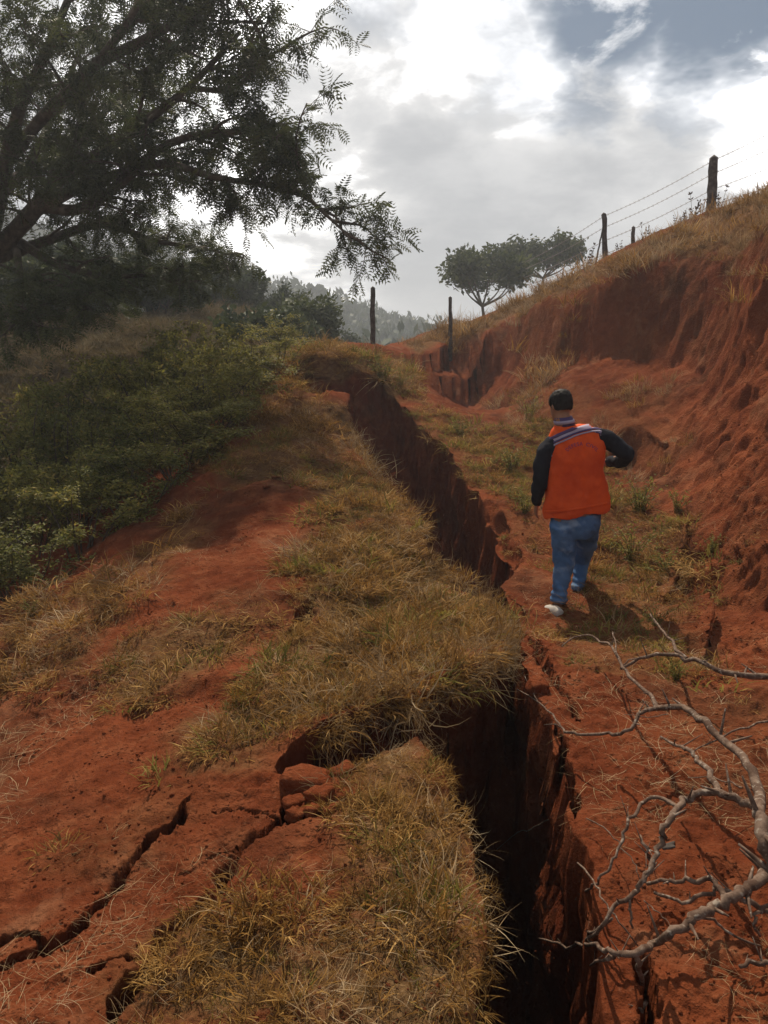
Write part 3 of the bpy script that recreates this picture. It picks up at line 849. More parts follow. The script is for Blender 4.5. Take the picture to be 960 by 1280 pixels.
# 5. loose straw and crumbs on the bare soil
acc = new_acc()
n = 11000
a_ = rng.uniform(R(-34), R(34), n); r_ = 1.2 + 6.3 * rng.uniform(0, 1, n) ** 1.5
x, y = r_ * np.sin(a_), r_ * np.cos(a_)
m = (sdf(x, y, FISSURE)[0] > 0.03) & (fbm(x * 1.2, y * 1.2, octaves=3, seed=95) > -0.15 + 0.30 * (x < 0))
x, y = x[m], y[m]
z = ground_z(x, y) + 0.006
nn = len(x)
acc['p'].append(np.stack([x, y, z], -1))
acc['r'].append(np.stack([rng.normal(0, 0.12, nn), rng.normal(0, 0.12, nn), rng.uniform(0, 6.28, nn)], -1))
s = (0.12 + 0.45 * rng.uniform(0, 1, nn) ** 2.5) * np.clip(np.hypot(x, y) / 3.2, 0.45, 1.0); acc['s'].append(np.stack([s, s, s * 0.35], -1)); acc['k'].append(rng.integers(0, 5, nn))
flush('loose_straw', acc, KINDS['stem'], 'thin straws and dry stalks scattered over the bare red soil', 'straw')

def clod_mesh(name, seed, mat, sub=2, rough_=0.35):
    bm = bmesh.new()
    bmesh.ops.create_icosphere(bm, subdivisions=sub, radius=1.0)
    for v in bm.verts:
        c = v.co.copy()
        k = 1 + rough_ * mnoise.noise(c * 1.3 + Vector((seed * 3.1, 0, 0))) + 0.16 * mnoise.noise(c * 3.7 + Vector((0, seed * 1.7, 0)))
        v.co = Vector((c.x * k, c.y * k * 0.85, c.z * k * 0.7))
    me = bpy.data.meshes.new(name); bm.to_mesh(me); bm.free()
    me.polygons.foreach_set('use_smooth', np.ones(len(me.polygons), bool))
    me.materials.append(mat)
    return me
acc = new_acc()
n = 9000
a_ = rng.uniform(R(-34), R(34), n); r_ = np.exp(rng.uniform(np.log(1.3), np.log(9), n))
x, y = r_ * np.sin(a_), r_ * np.cos(a_)
m = (sdf(x, y, FISSURE)[0] > 0.02) & (fbm(x * 1.7, y * 1.7, octaves=3, seed=97) > 0.05)
x, y = x[m], y[m]
for l_, w_c, d_c in CR:
    q_ = l_[rng.integers(0, len(l_), int(len(l_) * 3))] + rng.normal(0, 0.06, (int(len(l_) * 3), 2))
    x = np.concatenate([x, q_[:, 0]]); y = np.concatenate([y, q_[:, 1]])
nn = len(x)
s = 0.0018 + 0.0075 * rng.uniform(0, 1, nn) ** 4 + 0.0012 * np.hypot(x, y) * rng.uniform(0, 1, nn)
z = ground_z(x, y) + s * 0.05
acc['p'].append(np.stack([x, y, z], -1)); acc['r'].append(rng.uniform(0, 6.28, (nn, 3))); acc['s'].append(np.stack([s, s, s], -1)); acc['k'].append(rng.integers(0, 4, nn))
flush('soil_crumbs', acc, [clod_mesh('crumb', k, SOIL, 1) for k in range(4)], 'small crumbs and pebbles of red earth lying on the slope', 'pebbles')

turfv = np.zeros(len(co))
nearv = np.nonzero((rr0 < 25) & (np.abs(np.arctan2(vx, vy)) < R(60)))[0]
for poly, st_ in TURF:
    lo = poly.min(0) - 0.4; hi = poly.max(0) + 0.4
    n3 = nearv[(vx[nearv] > lo[0]) & (vx[nearv] < hi[0]) & (vy[nearv] > lo[1]) & (vy[nearv] < hi[1])]
    if not len(n3): continue
    d, *_ = sdf(vx[n3], vy[n3], poly)
    turfv[n3] = np.maximum(turfv[n3], st_ * (1 - sstep(-0.15, 0.12, d + 0.12 * fbm(vx[n3] * 3, vy[n3] * 3, octaves=3, seed=14))))
turfv *= (1 - np.clip(vwall * 1.5, 0, 1))
set_attr(ground_me, 'turf', turfv)
# ------------------------------------------------------------------ wood and leaves
def tube(co_, fa, line, radii, sides=7, cap=True, wob=0.0, seed=0):
    """Append a tapering tube along a polyline to lists of vertices and quads."""
    line = np.asarray(line, float); n = len(line)
    base = len(co_)
    t = np.gradient(line, axis=0); t /= (np.linalg.norm(t, axis=1, keepdims=True) + 1e-12)
    up = np.array([0.0, 0.0, 1.0]) if abs(t[0, 2]) < 0.9 else np.array([1.0, 0, 0])
    u = np.cross(t[0], up); u /= np.linalg.norm(u)
    r_ = np.random.default_rng(seed)
    for i in range(n):
        u = u - t[i] * np.dot(u, t[i]); u /= (np.linalg.norm(u) + 1e-12)
        v = np.cross(t[i], u)
        for k in range(sides):
            a = 2 * math.pi * k / sides
            rr_ = radii[i] * (1 + wob * r_.normal())
            co_.append(line[i] + (u * math.cos(a) + v * math.sin(a)) * rr_)
    for i in range(n - 1):
        for k in range(sides):
            k2 = (k + 1) % sides
            fa.append((base + i * sides + k, base + i * sides + k2, base + (i + 1) * sides + k2, base + (i + 1) * sides + k))
    if cap:
        tipi = len(co_); co_.append(line[-1] + t[-1] * radii[-1] * 0.8)
        for k in range(0, sides):
            k2 = (k + 1) % sides
            b = base + (n - 1) * sides
            fa.append((b + k, b + k2, tipi, tipi))
def fix_faces(fa):
    q = [f for f in fa]
    return q
def mesh_from(name, co_, fa, mat, smooth=True):
    me = bpy.data.meshes.new(name)
    me.from_pydata([tuple(c) for c in co_], [], [tuple(dict.fromkeys(f)) for f in fa])
    me.polygons.foreach_set('use_smooth', np.full(len(me.polygons), smooth))
    me.materials.append(mat)
    me.update()
    return me
def smooth_line(pts_, n):
    """Catmull-Rom through points."""
    p = np.asarray(pts_, float)
    p = np.vstack([2 * p[0] - p[1], p, 2 * p[-1] - p[-2]])
    out = []
    m = len(p) - 3
    for i in range(m):
        for t in np.linspace(0, 1, max(2, n // m), endpoint=(i == m - 1)):
            a, b, c, d = p[i], p[i + 1], p[i + 2], p[i + 3]
            out.append(0.5 * ((2 * b) + (-a + c) * t + (2 * a - 5 * b + 4 * c - d) * t ** 2 + (-a + 3 * b - 3 * c + d) * t ** 3))
    return np.array(out)

def bark_material(name, a, b, c, scale=20.0, lichen=None):
    m, g = material(name)
    pos = g.n('ShaderNodeTexCoord').outputs['Object']
    n1 = g.noise(pos, scale, 6, 0.65); n2 = g.noise(pos, scale * 0.3, 4, 0.6)
    col = g.mix(g.rng(n1, 0.35, 0.65), a, b)
    col = g.mix(g.rng(n2, 0.5, 0.68), col, c)
    if lichen: col = g.mix(g.rng(g.noise(pos, scale * 1.7, 3, 0.5), 0.57, 0.68), col, lichen)
    finish(g, col, 0.85, n1, 0.8, 0.006, 0.15)
    return m
BARK = bark_material('tree_bark', (0.055, 0.038, 0.026), (0.11, 0.085, 0.06), (0.16, 0.13, 0.10), 9.0)
DEAD = bark_material('weathered_wood', (0.085, 0.050, 0.034), (0.19, 0.130, 0.095), (0.075, 0.042, 0.028), 34.0, (0.27, 0.22, 0.175))
POSTW = bark_material('grey_post_wood', (0.06, 0.048, 0.040), (0.13, 0.11, 0.095), (0.05, 0.035, 0.03), 14.0)

def leaf_material(name, a, b, tr=0.35, dead=None):
    m, g = material(name)
    pos = g.n('ShaderNodeNewGeometry').outputs['Position']
    tone = g.n('ShaderNodeAttribute', attribute_name='tone').outputs['Fac']
    k = g.math('ADD', g.math('MULTIPLY', tone, 0.7), g.math('MULTIPLY', g.noise(pos, 1.1, 3, 0.6), 0.4))
    col = g.mix(g.rng(k, 0.2, 0.85, smooth=False), a, b)
    if dead: col = g.mix(g.rng(tone, 0.86, 0.97), col, dead)
    finish(g, col, 0.6, spec=0.25, translucent=tr)
    return m
LEAF_DARK = leaf_material('feathery_leaf', (0.034, 0.048, 0.015), (0.095, 0.110, 0.036), 0.34)
LEAF_BUSH = leaf_material('bush_leaf', (0.095, 0.095, 0.020), (0.30, 0.275, 0.060), 0.45, (0.36, 0.27, 0.07))
LEAF_BUSH2 = leaf_material('bush_leaf_dark', (0.070, 0.080, 0.018), (0.20, 0.20, 0.046), 0.42, (0.26, 0.20, 0.06))
LEAF_FAR = leaf_material('far_leaf', (0.030, 0.045, 0.016), (0.080, 0.100, 0.036), 0.2)

def scatter_template(tpl_v, tpl_f, pos, dirs, scales, seed):
    """Many oriented copies of a small template: vertices and quads as arrays; local +X follows dirs."""
    r_ = np.random.default_rng(seed)
    n = len(pos)
    X = dirs / (np.linalg.norm(dirs, axis=1, keepdims=True) + 1e-9)
    rv = r_.normal(size=(n, 3)); rv[:, 2] = np.abs(rv[:, 2]) + 0.8
    Y = np.cross(rv, X); Y /= (np.linalg.norm(Y, axis=1, keepdims=True) + 1e-9)
    Z = np.cross(X, Y)
    V = (tpl_v[None, :, 0, None] * X[:, None] + tpl_v[None, :, 1, None] * Y[:, None] + tpl_v[None, :, 2, None] * Z[:, None]) * np.asarray(scales)[:, None, None] + pos[:, None]
    F = tpl_f[None] + (np.arange(n) * len(tpl_v))[:, None, None]
    tone = np.repeat(r_.uniform(0, 1, n), len(tpl_v))
    return V.reshape(-1, 3), F.reshape(-1, tpl_f.shape[1]), tone

def frond(pairs=7, L=0.26, w=0.085, droop=0.10):
    v, f = [], []
    for k in range(pairs):
        x = L * (k + 0.6) / pairs
        z = -droop * (x / L) ** 2
        ln = w * math.sin(math.pi * (0.18 + 0.72 * (k + 0.5) / pairs))
        for s in (-1, 1):
            b = len(v)
            v += [(x - 0.004, 0, z), (x + 0.012, s * ln * 0.5, z + 0.004), (x + 0.026, s * ln, z - 0.018), (x - 0.004 - 0.009, s * ln * 0.55, z - 0.002)]
            f.append((b, b + 1, b + 2, b + 3))
    return np.array(v), np.array(f)
def leaf_clump(n, size, spread, seed):
    r_ = np.random.default_rng(seed); v, f = [], []
    for k in range(n):
        c = r_.normal(0, spread, 3); d = r_.normal(size=3); d /= np.linalg.norm(d); e = np.cross(d, r_.normal(size=3)); e /= np.linalg.norm(e)
        b = len(v); s = size * r_.uniform(0.6, 1.2)
        v += [c - d * s * 0.6, c + e * s * 0.28, c + d * s * 0.6, c - e * s * 0.28]
        f.append((b, b + 1, b + 2, b + 3))
    return np.array(v), np.array(f)

def grow(limbs, seed, n2=7, l2=1.6, n3=5, l3=0.7, flat=0.6, gravity=0.0, r2=0.022, start=0.3, twig_leaf=6, up=0.35):
    """limbs: list of (polyline, r0, r1). Returns wood verts/faces and leaf positions/directions."""
    r_ = np.random.default_rng(seed)
    co_, fa, lp, ld = [], [], [], []
    for line, ra, rb in limbs:
        line = np.asarray(line); n = len(line)
        tube(co_, fa, line, np.linspace(ra, rb, n), 7, wob=0.04, seed=seed)
        seg = np.gradient(line, axis=0)
        Lr = np.linalg.norm(np.diff(line, axis=0), axis=1).sum()
        m2 = max(2, int(n2 * Lr / 3))
        for k in range(m2):
            f = start + (1 - start) * (k + r_.uniform()) / m2
            i = min(n - 1, int(f * (n - 1)))
            d0 = seg[i] / (np.linalg.norm(seg[i]) + 1e-9)
            side = np.cross(d0, (0, 0, 1)); side /= (np.linalg.norm(side) + 1e-9)
            d = d0 * r_.uniform(0.3, 0.9) + side * r_.choice((-1, 1)) * r_.uniform(0.4, 1.0) + np.array([0, 0, r_.normal(up, 0.4)])
            d[2] *= flat; d /= np.linalg.norm(d)
            ll = l2 * r_.uniform(0.5, 1.15) * (1.1 - 0.5 * f)
            b = [line[i]]; dd = d.copy()
            for q in range(6):
                dd = dd + r_.normal(0, 0.16, 3) + np.array([0, 0, -gravity * 0.1]); dd /= np.linalg.norm(dd)
                b.append(b[-1] + dd * ll / 6)
            b = np.array(b); rad_ = np.linspace(min(r2 * 1.6, ra * 0.6), r2 * 0.35, 7)
            tube(co_, fa, b, rad_, 5)
            for k3 in range(n3):
                f3 = 0.25 + 0.75 * (k3 + r_.uniform()) / n3
                i3 = min(6, int(f3 * 6))
                dt = dd * 0.6 + r_.normal(0, 0.75, 3) * np.array([1, 1, 0.6]); dt[2] += 0.12 - gravity * 0.25; dt /= np.linalg.norm(dt)
                lt = l3 * r_.uniform(0.5, 1.1)
                c_ = [b[i3]]
                for q in range(4):
                    dt = dt + r_.normal(0, 0.15, 3) + np.array([0, 0, -0.06 * gravity]); dt /= np.linalg.norm(dt)
                    c_.append(c_[-1] + dt * lt / 4)
                c_ = np.array(c_)
                tube(co_, fa, c_, np.linspace(r2 * 0.35, r2 * 0.12, 5), 3, cap=False)
                for q in range(twig_leaf):
                    g_ = r_.uniform(0.15, 1.0) * 4; i4 = int(g_) if g_ < 4 else 3
                    lp.append(c_[i4] + (c_[i4 + 1] - c_[i4]) * (g_ - i4))
                    ld.append(dt * 0.5 + r_.normal(0, 0.6, 3) + np.array([0, 0, -0.15 - 0.3 * gravity]))
    return co_, fa, np.array(lp), np.array(ld)

def empty(name, loc, label=None, cat=None, group=None):
    o = bpy.data.objects.new(name, None)
    o.location = tuple(loc); o.empty_display_size = 0.2
    COL.objects.link(o)
    if label: o['label'] = label
    if cat: o['category'] = cat
    if group: o['group'] = group
    return o
def leaf_mesh(name, lp, ld, tpl, s0, s1, mat, seed, smooth=False):
    r_ = np.random.default_rng(seed)
    V, F, tone = scatter_template(tpl[0], tpl[1], lp, ld, r_.uniform(s0, s1, len(lp)), seed)
    me = new_mesh(name, V, F, mat, smooth=smooth)
    set_attr(me, 'tone', tone)
    return me
def shift(me, loc):
    a = np.empty(len(me.vertices) * 3, np.float32); me.vertices.foreach_get('co', a)
    a = a.reshape(-1, 3) - np.asarray(loc, np.float32); me.vertices.foreach_set('co', a.ravel()); me.update()
    return me

# --- the big feathery tree on the left
T0 = np.array([*sight(-45, 470, 15.0)[:2], 0.0]); T0[2] = gz(T0[0], T0[1]) - 0.1
def tp(px, py, Y): return sight(px, py, Y)
fork = tp(-20, 330, 15.0)
trunk = smooth_line([T0, T0 + (0.1, 0, 0.7), fork - (0.1, 0, 0.5), fork], 12)
LIMBS = [
 ([fork, tp(35,272,14.8), tp(75,225,14.4), tp(150,175,13.8), tp(235,110,13.2), tp(300,40,12.8)], 0.19, 0.03),
 ([tp(45,262,14.7), tp(90,238,14.5), tp(135,222,14.2), tp(200,205,13.6), tp(270,222,13.2), tp(335,232,12.9), tp(380,246,12.6)], 0.13, 0.025),
 ([tp(55,258,14.7), tp(95,262,14.6), tp(140,238,14.2), tp(210,180,13.6), tp(290,165,13.0), tp(350,168,12.6), tp(375,190,12.4)], 0.12, 0.025),
 ([tp(340,235,12.9), tp(375,240,12.6), tp(400,262,12.4), tp(425,285,12.2), tp(440,302,12.1)], 0.05, 0.012),
 ([fork, tp(0,240,14.6), tp(20,150,14.0), tp(60,60,13.4), tp(110,-60,12.8)], 0.18, 0.04),
 ([tp(10,200,14.3), tp(60,140,13.7), tp(120,80,13.0), tp(170,10,12.2), tp(200,-80,11.5)], 0.12, 0.03),
 ([tp(120,80,13.0), tp(190,45,12.6), tp(260,5,12.0), tp(310,-40,11.6)], 0.09, 0.02),
 ([fork, tp(60,300,15.6), tp(130,280,16.2), tp(190,300,16.6), tp(250,310,16.8), tp(305,322,16.8)], 0.12, 0.02),
 ([tp(20,300,15.2), tp(70,330,15.2), tp(130,345,15.4), tp(190,345,15.6), tp(240,360,15.6)], 0.10, 0.02),
 ([tp(35,272,14.8), tp(90,190,15.6), tp(150,120,16.6), tp(200,70,17.4)], 0.12, 0.025),
 ([tp(0,240,14.6), tp(40,200,16), tp(80,110,17.4), tp(120,20,18.4)], 0.12, 0.03),
 ([tp(235,110,13.2), tp(290,110,12.8), tp(330,70,12.4), tp(325,20,12.2)], 0.05, 0.012),
 ([tp(20,310,15.0), tp(30,350,14.2), tp(70,375,13.8), tp(120,390,13.6)], 0.08, 0.015),
 ([tp(-20,320,15.0), tp(-10,370,14.0), tp(20,400,13.4), tp(60,410,13.0)], 0.07, 0.015),
]
limbs = [(smooth_line(p_, 22), a_, b_) for p_, a_, b_ in LIMBS]
cw, fw, lp, ld = grow(limbs, 11, n2=9, l2=1.7, n3=7, l3=0.75, flat=0.65, gravity=0.55, twig_leaf=12, start=0.22)
cw2, fw2 = [], []
tube(cw2, fw2, trunk, np.linspace(0.34, 0.22, len(trunk)), 12, wob=0.03)
big = empty('feathery_tree', T0, 'large spreading tree with fine feathery leaves reaching in from the left above the bushes', 'tree')
o = link('trunk', shift(mesh_from('trunk', cw2, fw2, BARK), T0), big)
o = link('branches', shift(mesh_from('branches', cw, fw, BARK), T0), big)
print('big tree fronds', len(lp))
o = link('foliage', shift(leaf_mesh('foliage', lp, ld, frond(6, 0.25, 0.10, 0.06), 0.6, 1.25, LEAF_DARK, 12), T0), big, kind='stuff')

# --- umbrella trees behind the saddle and dark trees on the hillside
def crown_tree(name, base, height, width, flat, seed, leafmat, label, group=None, start=0.45, lean=(0, 0), lsize=0.34, nl=1.0, cat='tree', fork_f=0.35, thick=0.11, nlimb=9):
    r_ = np.random.default_rng(seed)
    base = np.array(base, float)
    fk = base + np.array([lean[0] * 0.3, lean[1] * 0.3, height * fork_f])
    tr = smooth_line([base - (0, 0, 0.3), base + (0.02 * height, 0, height * fork_f * 0.5), fk], 8)
    L_ = []
    for k in range(nlimb):
        az = 2 * math.pi * (k + r_.uniform(-.3, .3)) / nlimb
        rr_ = width * 0.5 * r_.uniform(0.35, 0.85)
        top = base + np.array([lean[0] + rr_ * math.cos(az), lean[1] + rr_ * math.sin(az), height * (1 - 0.10 - 0.30 * flat * (rr_ / width * 2) ** 2 - (1 - flat) * 0.45 * r_.uniform())])
        mid = fk * 0.5 + top * 0.5 + np.array([0.1 * rr_ * math.cos(az), 0.1 * rr_ * math.sin(az), -0.05 * height + r_.normal(0, 0.03 * height)])
        L_.append((smooth_line([fk, mid, top], 10), thick * height / 6 * 0.6, 0.02 * height / 6))
    c1, f1, lp_, ld_ = grow(L_, seed + 1, n2=max(3, int(5 * nl)), l2=width * 0.20, n3=4, l3=width * 0.10, flat=0.5, gravity=0.2, r2=0.03 * height / 6, start=start, twig_leaf=max(2, int(4 * nl)), up=0.5)
    if flat >= 1.0:      # umbrella crowns: leaves lie in a shallow top layer
        zt_ = base[2] + height
        lp_[:, 2] = zt_ - (zt_ - lp_[:, 2]) * 0.72
    tc_, tf_ = [], []
    tube(tc_, tf_, tr, np.linspace(thick * height / 6, thick * 0.7 * height / 6, len(tr)), 8, wob=0.04)
    e = empty(name, base, label, cat, group)
    link('trunk', shift(mesh_from('trunk', tc_, tf_, BARK), base), e)
    link('branches', shift(mesh_from('branches', c1, f1, BARK), base), e)
    me = leaf_mesh('foliage', lp_, ld_, leaf_clump(7, lsize, lsize * 0.9, seed), 0.7, 1.3, leafmat, seed + 2)
    link('foliage', shift(me, base), e, kind='stuff')
    return e
def base_at(px, py, Y, sink=0.0):
    q = sight(px, py, Y); return np.array([q[0], q[1], gz(q[0], q[1]) - sink])
for (px, py_top, py_base, Y, wpx, fl, sd, lb) in [
   (598, 316, 392, 40, 118, 1.0, 201, 'nearer umbrella shaped tree with forked trunk standing beyond the saddle'),
   (678, 300, 362, 46, 100, 1.0, 202, 'flat topped umbrella tree just right of the forked one, above the brow of the bank')]:
    top = sight(px, py_top, Y); b = sight(px, py_base, Y)
    gb = gz(b[0], b[1])
    bz = b[2] - 0.8
    h_ = top[2] - bz
    e = crown_tree('umbrella_tree', (b[0] + (0.2 if sd == 201 else 0), b[1], bz), h_, wpx / FPX * Y * 1.3, fl, sd, LEAF_DARK, lb, start=0.72, lsize=0.22, nl=1.5, fork_f=0.30 if sd == 201 else 0.4, thick=0.16, nlimb=9)
    

HILL = [ # px, py of crown top, Y, height, width, label
 (22,300,28,5.5,6.0,'dark bushy tree at the left edge below the big tree'),
 (95,305,31,5.2,6.5,'broad dark tree under the lower limbs of the big tree'),
 (165,318,30,4.6,5.0,'rounded dark tree on the hillside right of the broad one'),
 (215,322,34,4.8,5.5,'dark tree in the middle of the hillside group'),
 (262,330,33,4.4,4.6,'small dark tree on the hillside under the drooping spray'),
 (305,345,37,4.6,5.0,'dark tree at the right end of the hillside group'),
 (345,362,38,5.2,5.0,'paler olive tree in the dip right of the hillside group'),
 (385,382,42,5.0,5.0,'low olive tree in the dip beside the lone fence post'),
 (130,345,27,3.6,4.2,'low leafy tree above the brown tussocks'),
 (52,352,26,3.4,4.4,'low leafy tree above the brown tussocks near the left edge'),
 (205,362,28,2.8,3.4,'small leafy tree with hanging leaves above the tussocks'),
 (352,412,25,3.0,3.2,'low olive bush tree where the hillside meets the dip'),
 (388,420,27,3.0,2.8,'low olive bush tree in the dip just behind the end mound'),
 (330,402,23,2.6,3.0,'small olive bush tree at the lower end of the brown hillside'),
 (425,398,46,4.2,5.0,'small green tree behind the lone fence post'),
 (510,402,60,4.5,5.0,'small open crowned tree at the notch of the skyline'),
 (470,404,50,4.0,5.0,'pale green small tree right of the lone fence post')]
for k, (px, py, Y, h_, w_, lb) in enumerate(HILL):
    top = sight(px, py, Y)
    gb = gz(top[0], top[1])
    hh = max(1.8, top[2] - gb)
    crown_tree('hillside_tree', (top[0], top[1], gb), hh, w_, 0.35, 300 + k, LEAF_FAR if k % 3 else LEAF_DARK, lb, 'trees on the hillside across the valley', lsize=0.17, nl=2.3, fork_f=0.22, thick=0.12)
# ------------------------------------------------------------------ shrubs in the valley
def shrub_parts(seed, h, w, leaves, lsize, mat):
    r_ = np.random.default_rng(seed)
    c_, f_, lp, ld = [], [], [], []
    for s in range(16):
        az = r_.uniform(0, 6.28); rr_ = w * 0.5 * math.sqrt(r_.uniform())
        b = np.array([0.25 * rr_ * math.cos(az), 0.25 * rr_ * math.sin(az), -0.1])
        t = np.array([rr_ * math.cos(az), rr_ * math.sin(az), h * r_.uniform(0.45, 1.1)])
        m = b * 0.5 + t * 0.5 + np.array([0, 0, 0.12 * h]) + r_.normal(0, 0.06 * h, 3)
        line = smooth_line([b, m, t, t + r_.normal(0, 0.1, 3) * h + (0, 0, 0.05 * h)], 12)
        tube(c_, f_, line, np.linspace(0.014, 0.004, len(line)), 4, cap=False)
        for k in range(7):
            i = r_.integers(3, len(line)); d = r_.normal(size=3); d[2] = abs(d[2]) * 0.8; d /= np.linalg.norm(d)
            ll = 0.24 * h * r_.uniform(0.4, 1.1)
            tw = np.array([line[i] + d * ll * q / 3 + (0, 0, -0.02 * q) for q in range(4)])
            tube(c_, f_, tw, [0.005, 0.004, 0.003, 0.002], 3, cap=False)
            nn_ = leaves // (16 * 7)
            q = r_.uniform(0, 1, nn_)
            pp = line[i] + np.outer(q, tw[-1] - tw[0]) + r_.normal(0, 0.035 * h, (nn_, 3))
            lp.append(pp); ld.append(d * 0.4 + r_.normal(0, 0.8, (nn_, 3)))
    lp = np.vstack(lp); ld = np.vstack(ld)
    ld[:, 2] -= 0.15
    tv = np.array([(0, 0, 0), (0.45, 0.21, 0.05), (1.0, 0, -0.08), (0.45, -0.21, 0.05)]); tf = np.array([(0, 1, 2, 3)])
    fol = leaf_mesh('foliage', lp, ld, (tv, tf), lsize * 0.6, lsize * 1.25, mat, seed + 1)
    return mesh_from('stems', c_, f_, BARK), fol
KN = [shrub_parts(400, 1.5, 1.9, 4600, 0.080, LEAF_BUSH), shrub_parts(410, 1.3, 1.7, 4600, 0.070, LEAF_BUSH2), shrub_parts(420, 1.7, 1.7, 4400, 0.085, LEAF_BUSH), shrub_parts(430, 1.2, 2.1, 4600, 0.075, LEAF_BUSH)]
# px, Y, top py, kind, label
SHRUBS = [
 (15,6.6,690,1,'low dark shrub at the left edge nearest the bare slope'),
 (95,7.2,640,3,'low dark shrub just above the nearest strip of dry grass'),
 (160,7.8,600,1,'dark green shrub where the bare slope meets the thicket'),
 (215,8.4,566,0,'leafy shrub with bright leaves beside the bare red slope'),
 (255,8.9,530,2,'bright green shrub touching the upper end of the bare slope'),
 (20,8.4,620,3,'dark shrub at the left edge in the second row'),
 (90,8.8,590,0,'olive shrub in the second row of the thicket'),
 (150,9.4,555,1,'dark shrub in the middle of the thicket'),
 (205,10.0,515,2,'tall olive shrub in the middle of the thicket'),
 (270,10.2,490,0,'yellowish shrub behind the upper end of the bare slope'),
 (0,10.5,560,2,'shrub at the left edge in the third row'),
 (60,11.0,535,1,'dark shrub in the third row near the left edge'),
 (125,11.5,515,0,'olive shrub in the third row'),
 (190,12.2,488,3,'wide low shrub in the third row'),
 (250,12.8,465,2,'pale shrub with upright stems behind the thicket'),
 (310,11.8,470,0,'yellow green shrub left of the end mound'),
 (335,12.8,447,2,'shrub with small yellow leaves beside the end mound'),
 (30,13.4,520,3,'low shrub at the back of the thicket on the left'),
 (100,14.0,500,0,'olive shrub at the back of the thicket'),
 (170,14.6,478,2,'pale shrub at the back of the thicket'),
 (230,15.4,455,1,'shrub at the back against the brown hillside'),
 (290,15.4,438,0,'shrub at the back where the hillside meets the dip'),
 (345,16.5,428,2,'shrub in the dip left of the end mound'),
 (-40,9.4,600,1,'shrub cut by the left edge of the view'),
 (-50,7.4,680,3,'low shrub cut by the left edge near the dry grass'),
]
def copy_thing(src, kids, name, loc, rz, sc, label, cat, group):
    o = empty(name, loc, label, cat, group)
    o.rotation_euler = (0, 0, rz); o.scale = sc
    for k in kids:
        c = k.copy(); COL.objects.link(c); c.parent = o
    return o
proto = {}
for k, (px, Y, pyt, kd, lb) in enumerate(SHRUBS):
    t = sight(px, pyt - 20, Y); zb = gz(t[0], t[1])
    hh = np.clip(t[2] - zb, 0.5, 2.6)
    nat = (1.5, 1.3, 1.7, 1.2)[kd]
    s = hh / nat
    wx = np.clip(s, 0.75, 1.25)
    if kd not in proto:
        o = empty('shrub', (t[0], t[1], zb), lb, 'shrub', 'shrubs of the thicket on the left')
        a = link('stems', KN[kd][0], o); b = link('foliage', KN[kd][1], o, kind='stuff')
        o.rotation_euler = (0, 0, rng.uniform(0, 6.28)); o.scale = (wx, wx, s)
        proto[kd] = (a, b)
    else:
        copy_thing(None, proto[kd], 'shrub', (t[0], t[1], zb), rng.uniform(0, 6.28), (wx, wx, s), lb, 'shrub', 'shrubs of the thicket on the left')
# a few weedy plants with stems right of the fissure and on the mound
def weed_parts(seed, n, h, spread, lsize, mat):
    r_ = np.random.default_rng(seed); c_, f_, lp, ld = [], [], [], []
    for k in range(n):
        az = r_.uniform(0, 6.28); d = np.array([math.cos(az), math.sin(az), 0])
        hh = h * r_.uniform(0.45, 1.1)
        b = d * r_.uniform(0, 0.06) - (0, 0, 0.03); t = b + d * spread * r_.uniform(0.2, 1) + np.array([0, 0, hh])
        l = smooth_line([b, b * .4 + t * .6 - d * .05 + (0, 0, .06 * h), t], 9)
        tube(c_, f_, l, np.linspace(.0035, .0012, len(l)), 3, cap=False)
        for q in range(16):
            i = r_.integers(1, len(l)); dd = r_.normal(size=3); dd[2] = dd[2] * .5 + .1
            lp.append(l[i]); ld.append(dd)
    tv = np.array([(0, 0, 0), (0.5, 0.24, 0.06), (1.0, 0, -0.10), (0.5, -0.24, 0.06)]); tf = np.array([(0, 1, 2, 3)])
    return mesh_from('stems', c_, f_, LEAF_BUSH), leaf_mesh('foliage', np.array(lp), np.array(ld), (tv, tf), lsize * .6, lsize * 1.3, mat, seed)
WEED = [weed_parts(450, 26, 0.42, 0.34, 0.045, LEAF_BUSH), weed_parts(455, 30, 0.42, 0.38, 0.038, LEAF_BUSH)]
wproto = {}
for k, (px, py, hpx, kd, lb) in enumerate([
 (478,476,44,0,'leafy green weed on top of the end mound'),
 (500,482,30,1,'smaller weed beside the one on the end mound'),
 (575,545,34,0,'yellow green weed on the path above the fissure'),
 (640,590,50,0,'leafy weed left of the man'),
 (655,640,44,1,'darker weed left of the man at thigh height'),
 (662,525,40,1,'weed up the path left of the man\'s head'),
 (800,640,60,1,'dark weed right of the man beside his vest'),
 (790,700,64,1,'dark tangled weed right of the man\'s knees'),
 (830,720,48,0,'leafy weed at the foot of the bank right of the man'),
 (820,782,40,1,'low weed above the upper dead branch'),
 (760,775,26,1,'low weed just right of the man\'s feet'),
 (890,690,30,0,'small green weed on the cut face of the bank'),
 (845,850,34,0,'small pale leaved weed behind the dead branches'),
 (846,640,38,0,'weed on the slope right of the man'),
 (40,770,30,0,'small bright green weed at the left edge')]):
    q = on_ground(px, py)
    hh = hpx / FPX * np.hypot(q[0], q[1]) * 1.05
    s = hh / 0.62
    if kd not in wproto:
        o = empty('weed', (q[0], q[1], q[2]), lb, 'weed', 'weeds along the path')
        a = link('stems', WEED[kd][0], o); b = link('foliage', WEED[kd][1], o, kind='stuff'); wproto[kd] = (a, b); o.scale = (s, s, s)
    else:
        copy_thing(None, wproto[kd], 'weed', (q[0], q[1], q[2]), rng.uniform(0, 6.28), (s, s, s), lb, 'weed', 'weeds along the path')

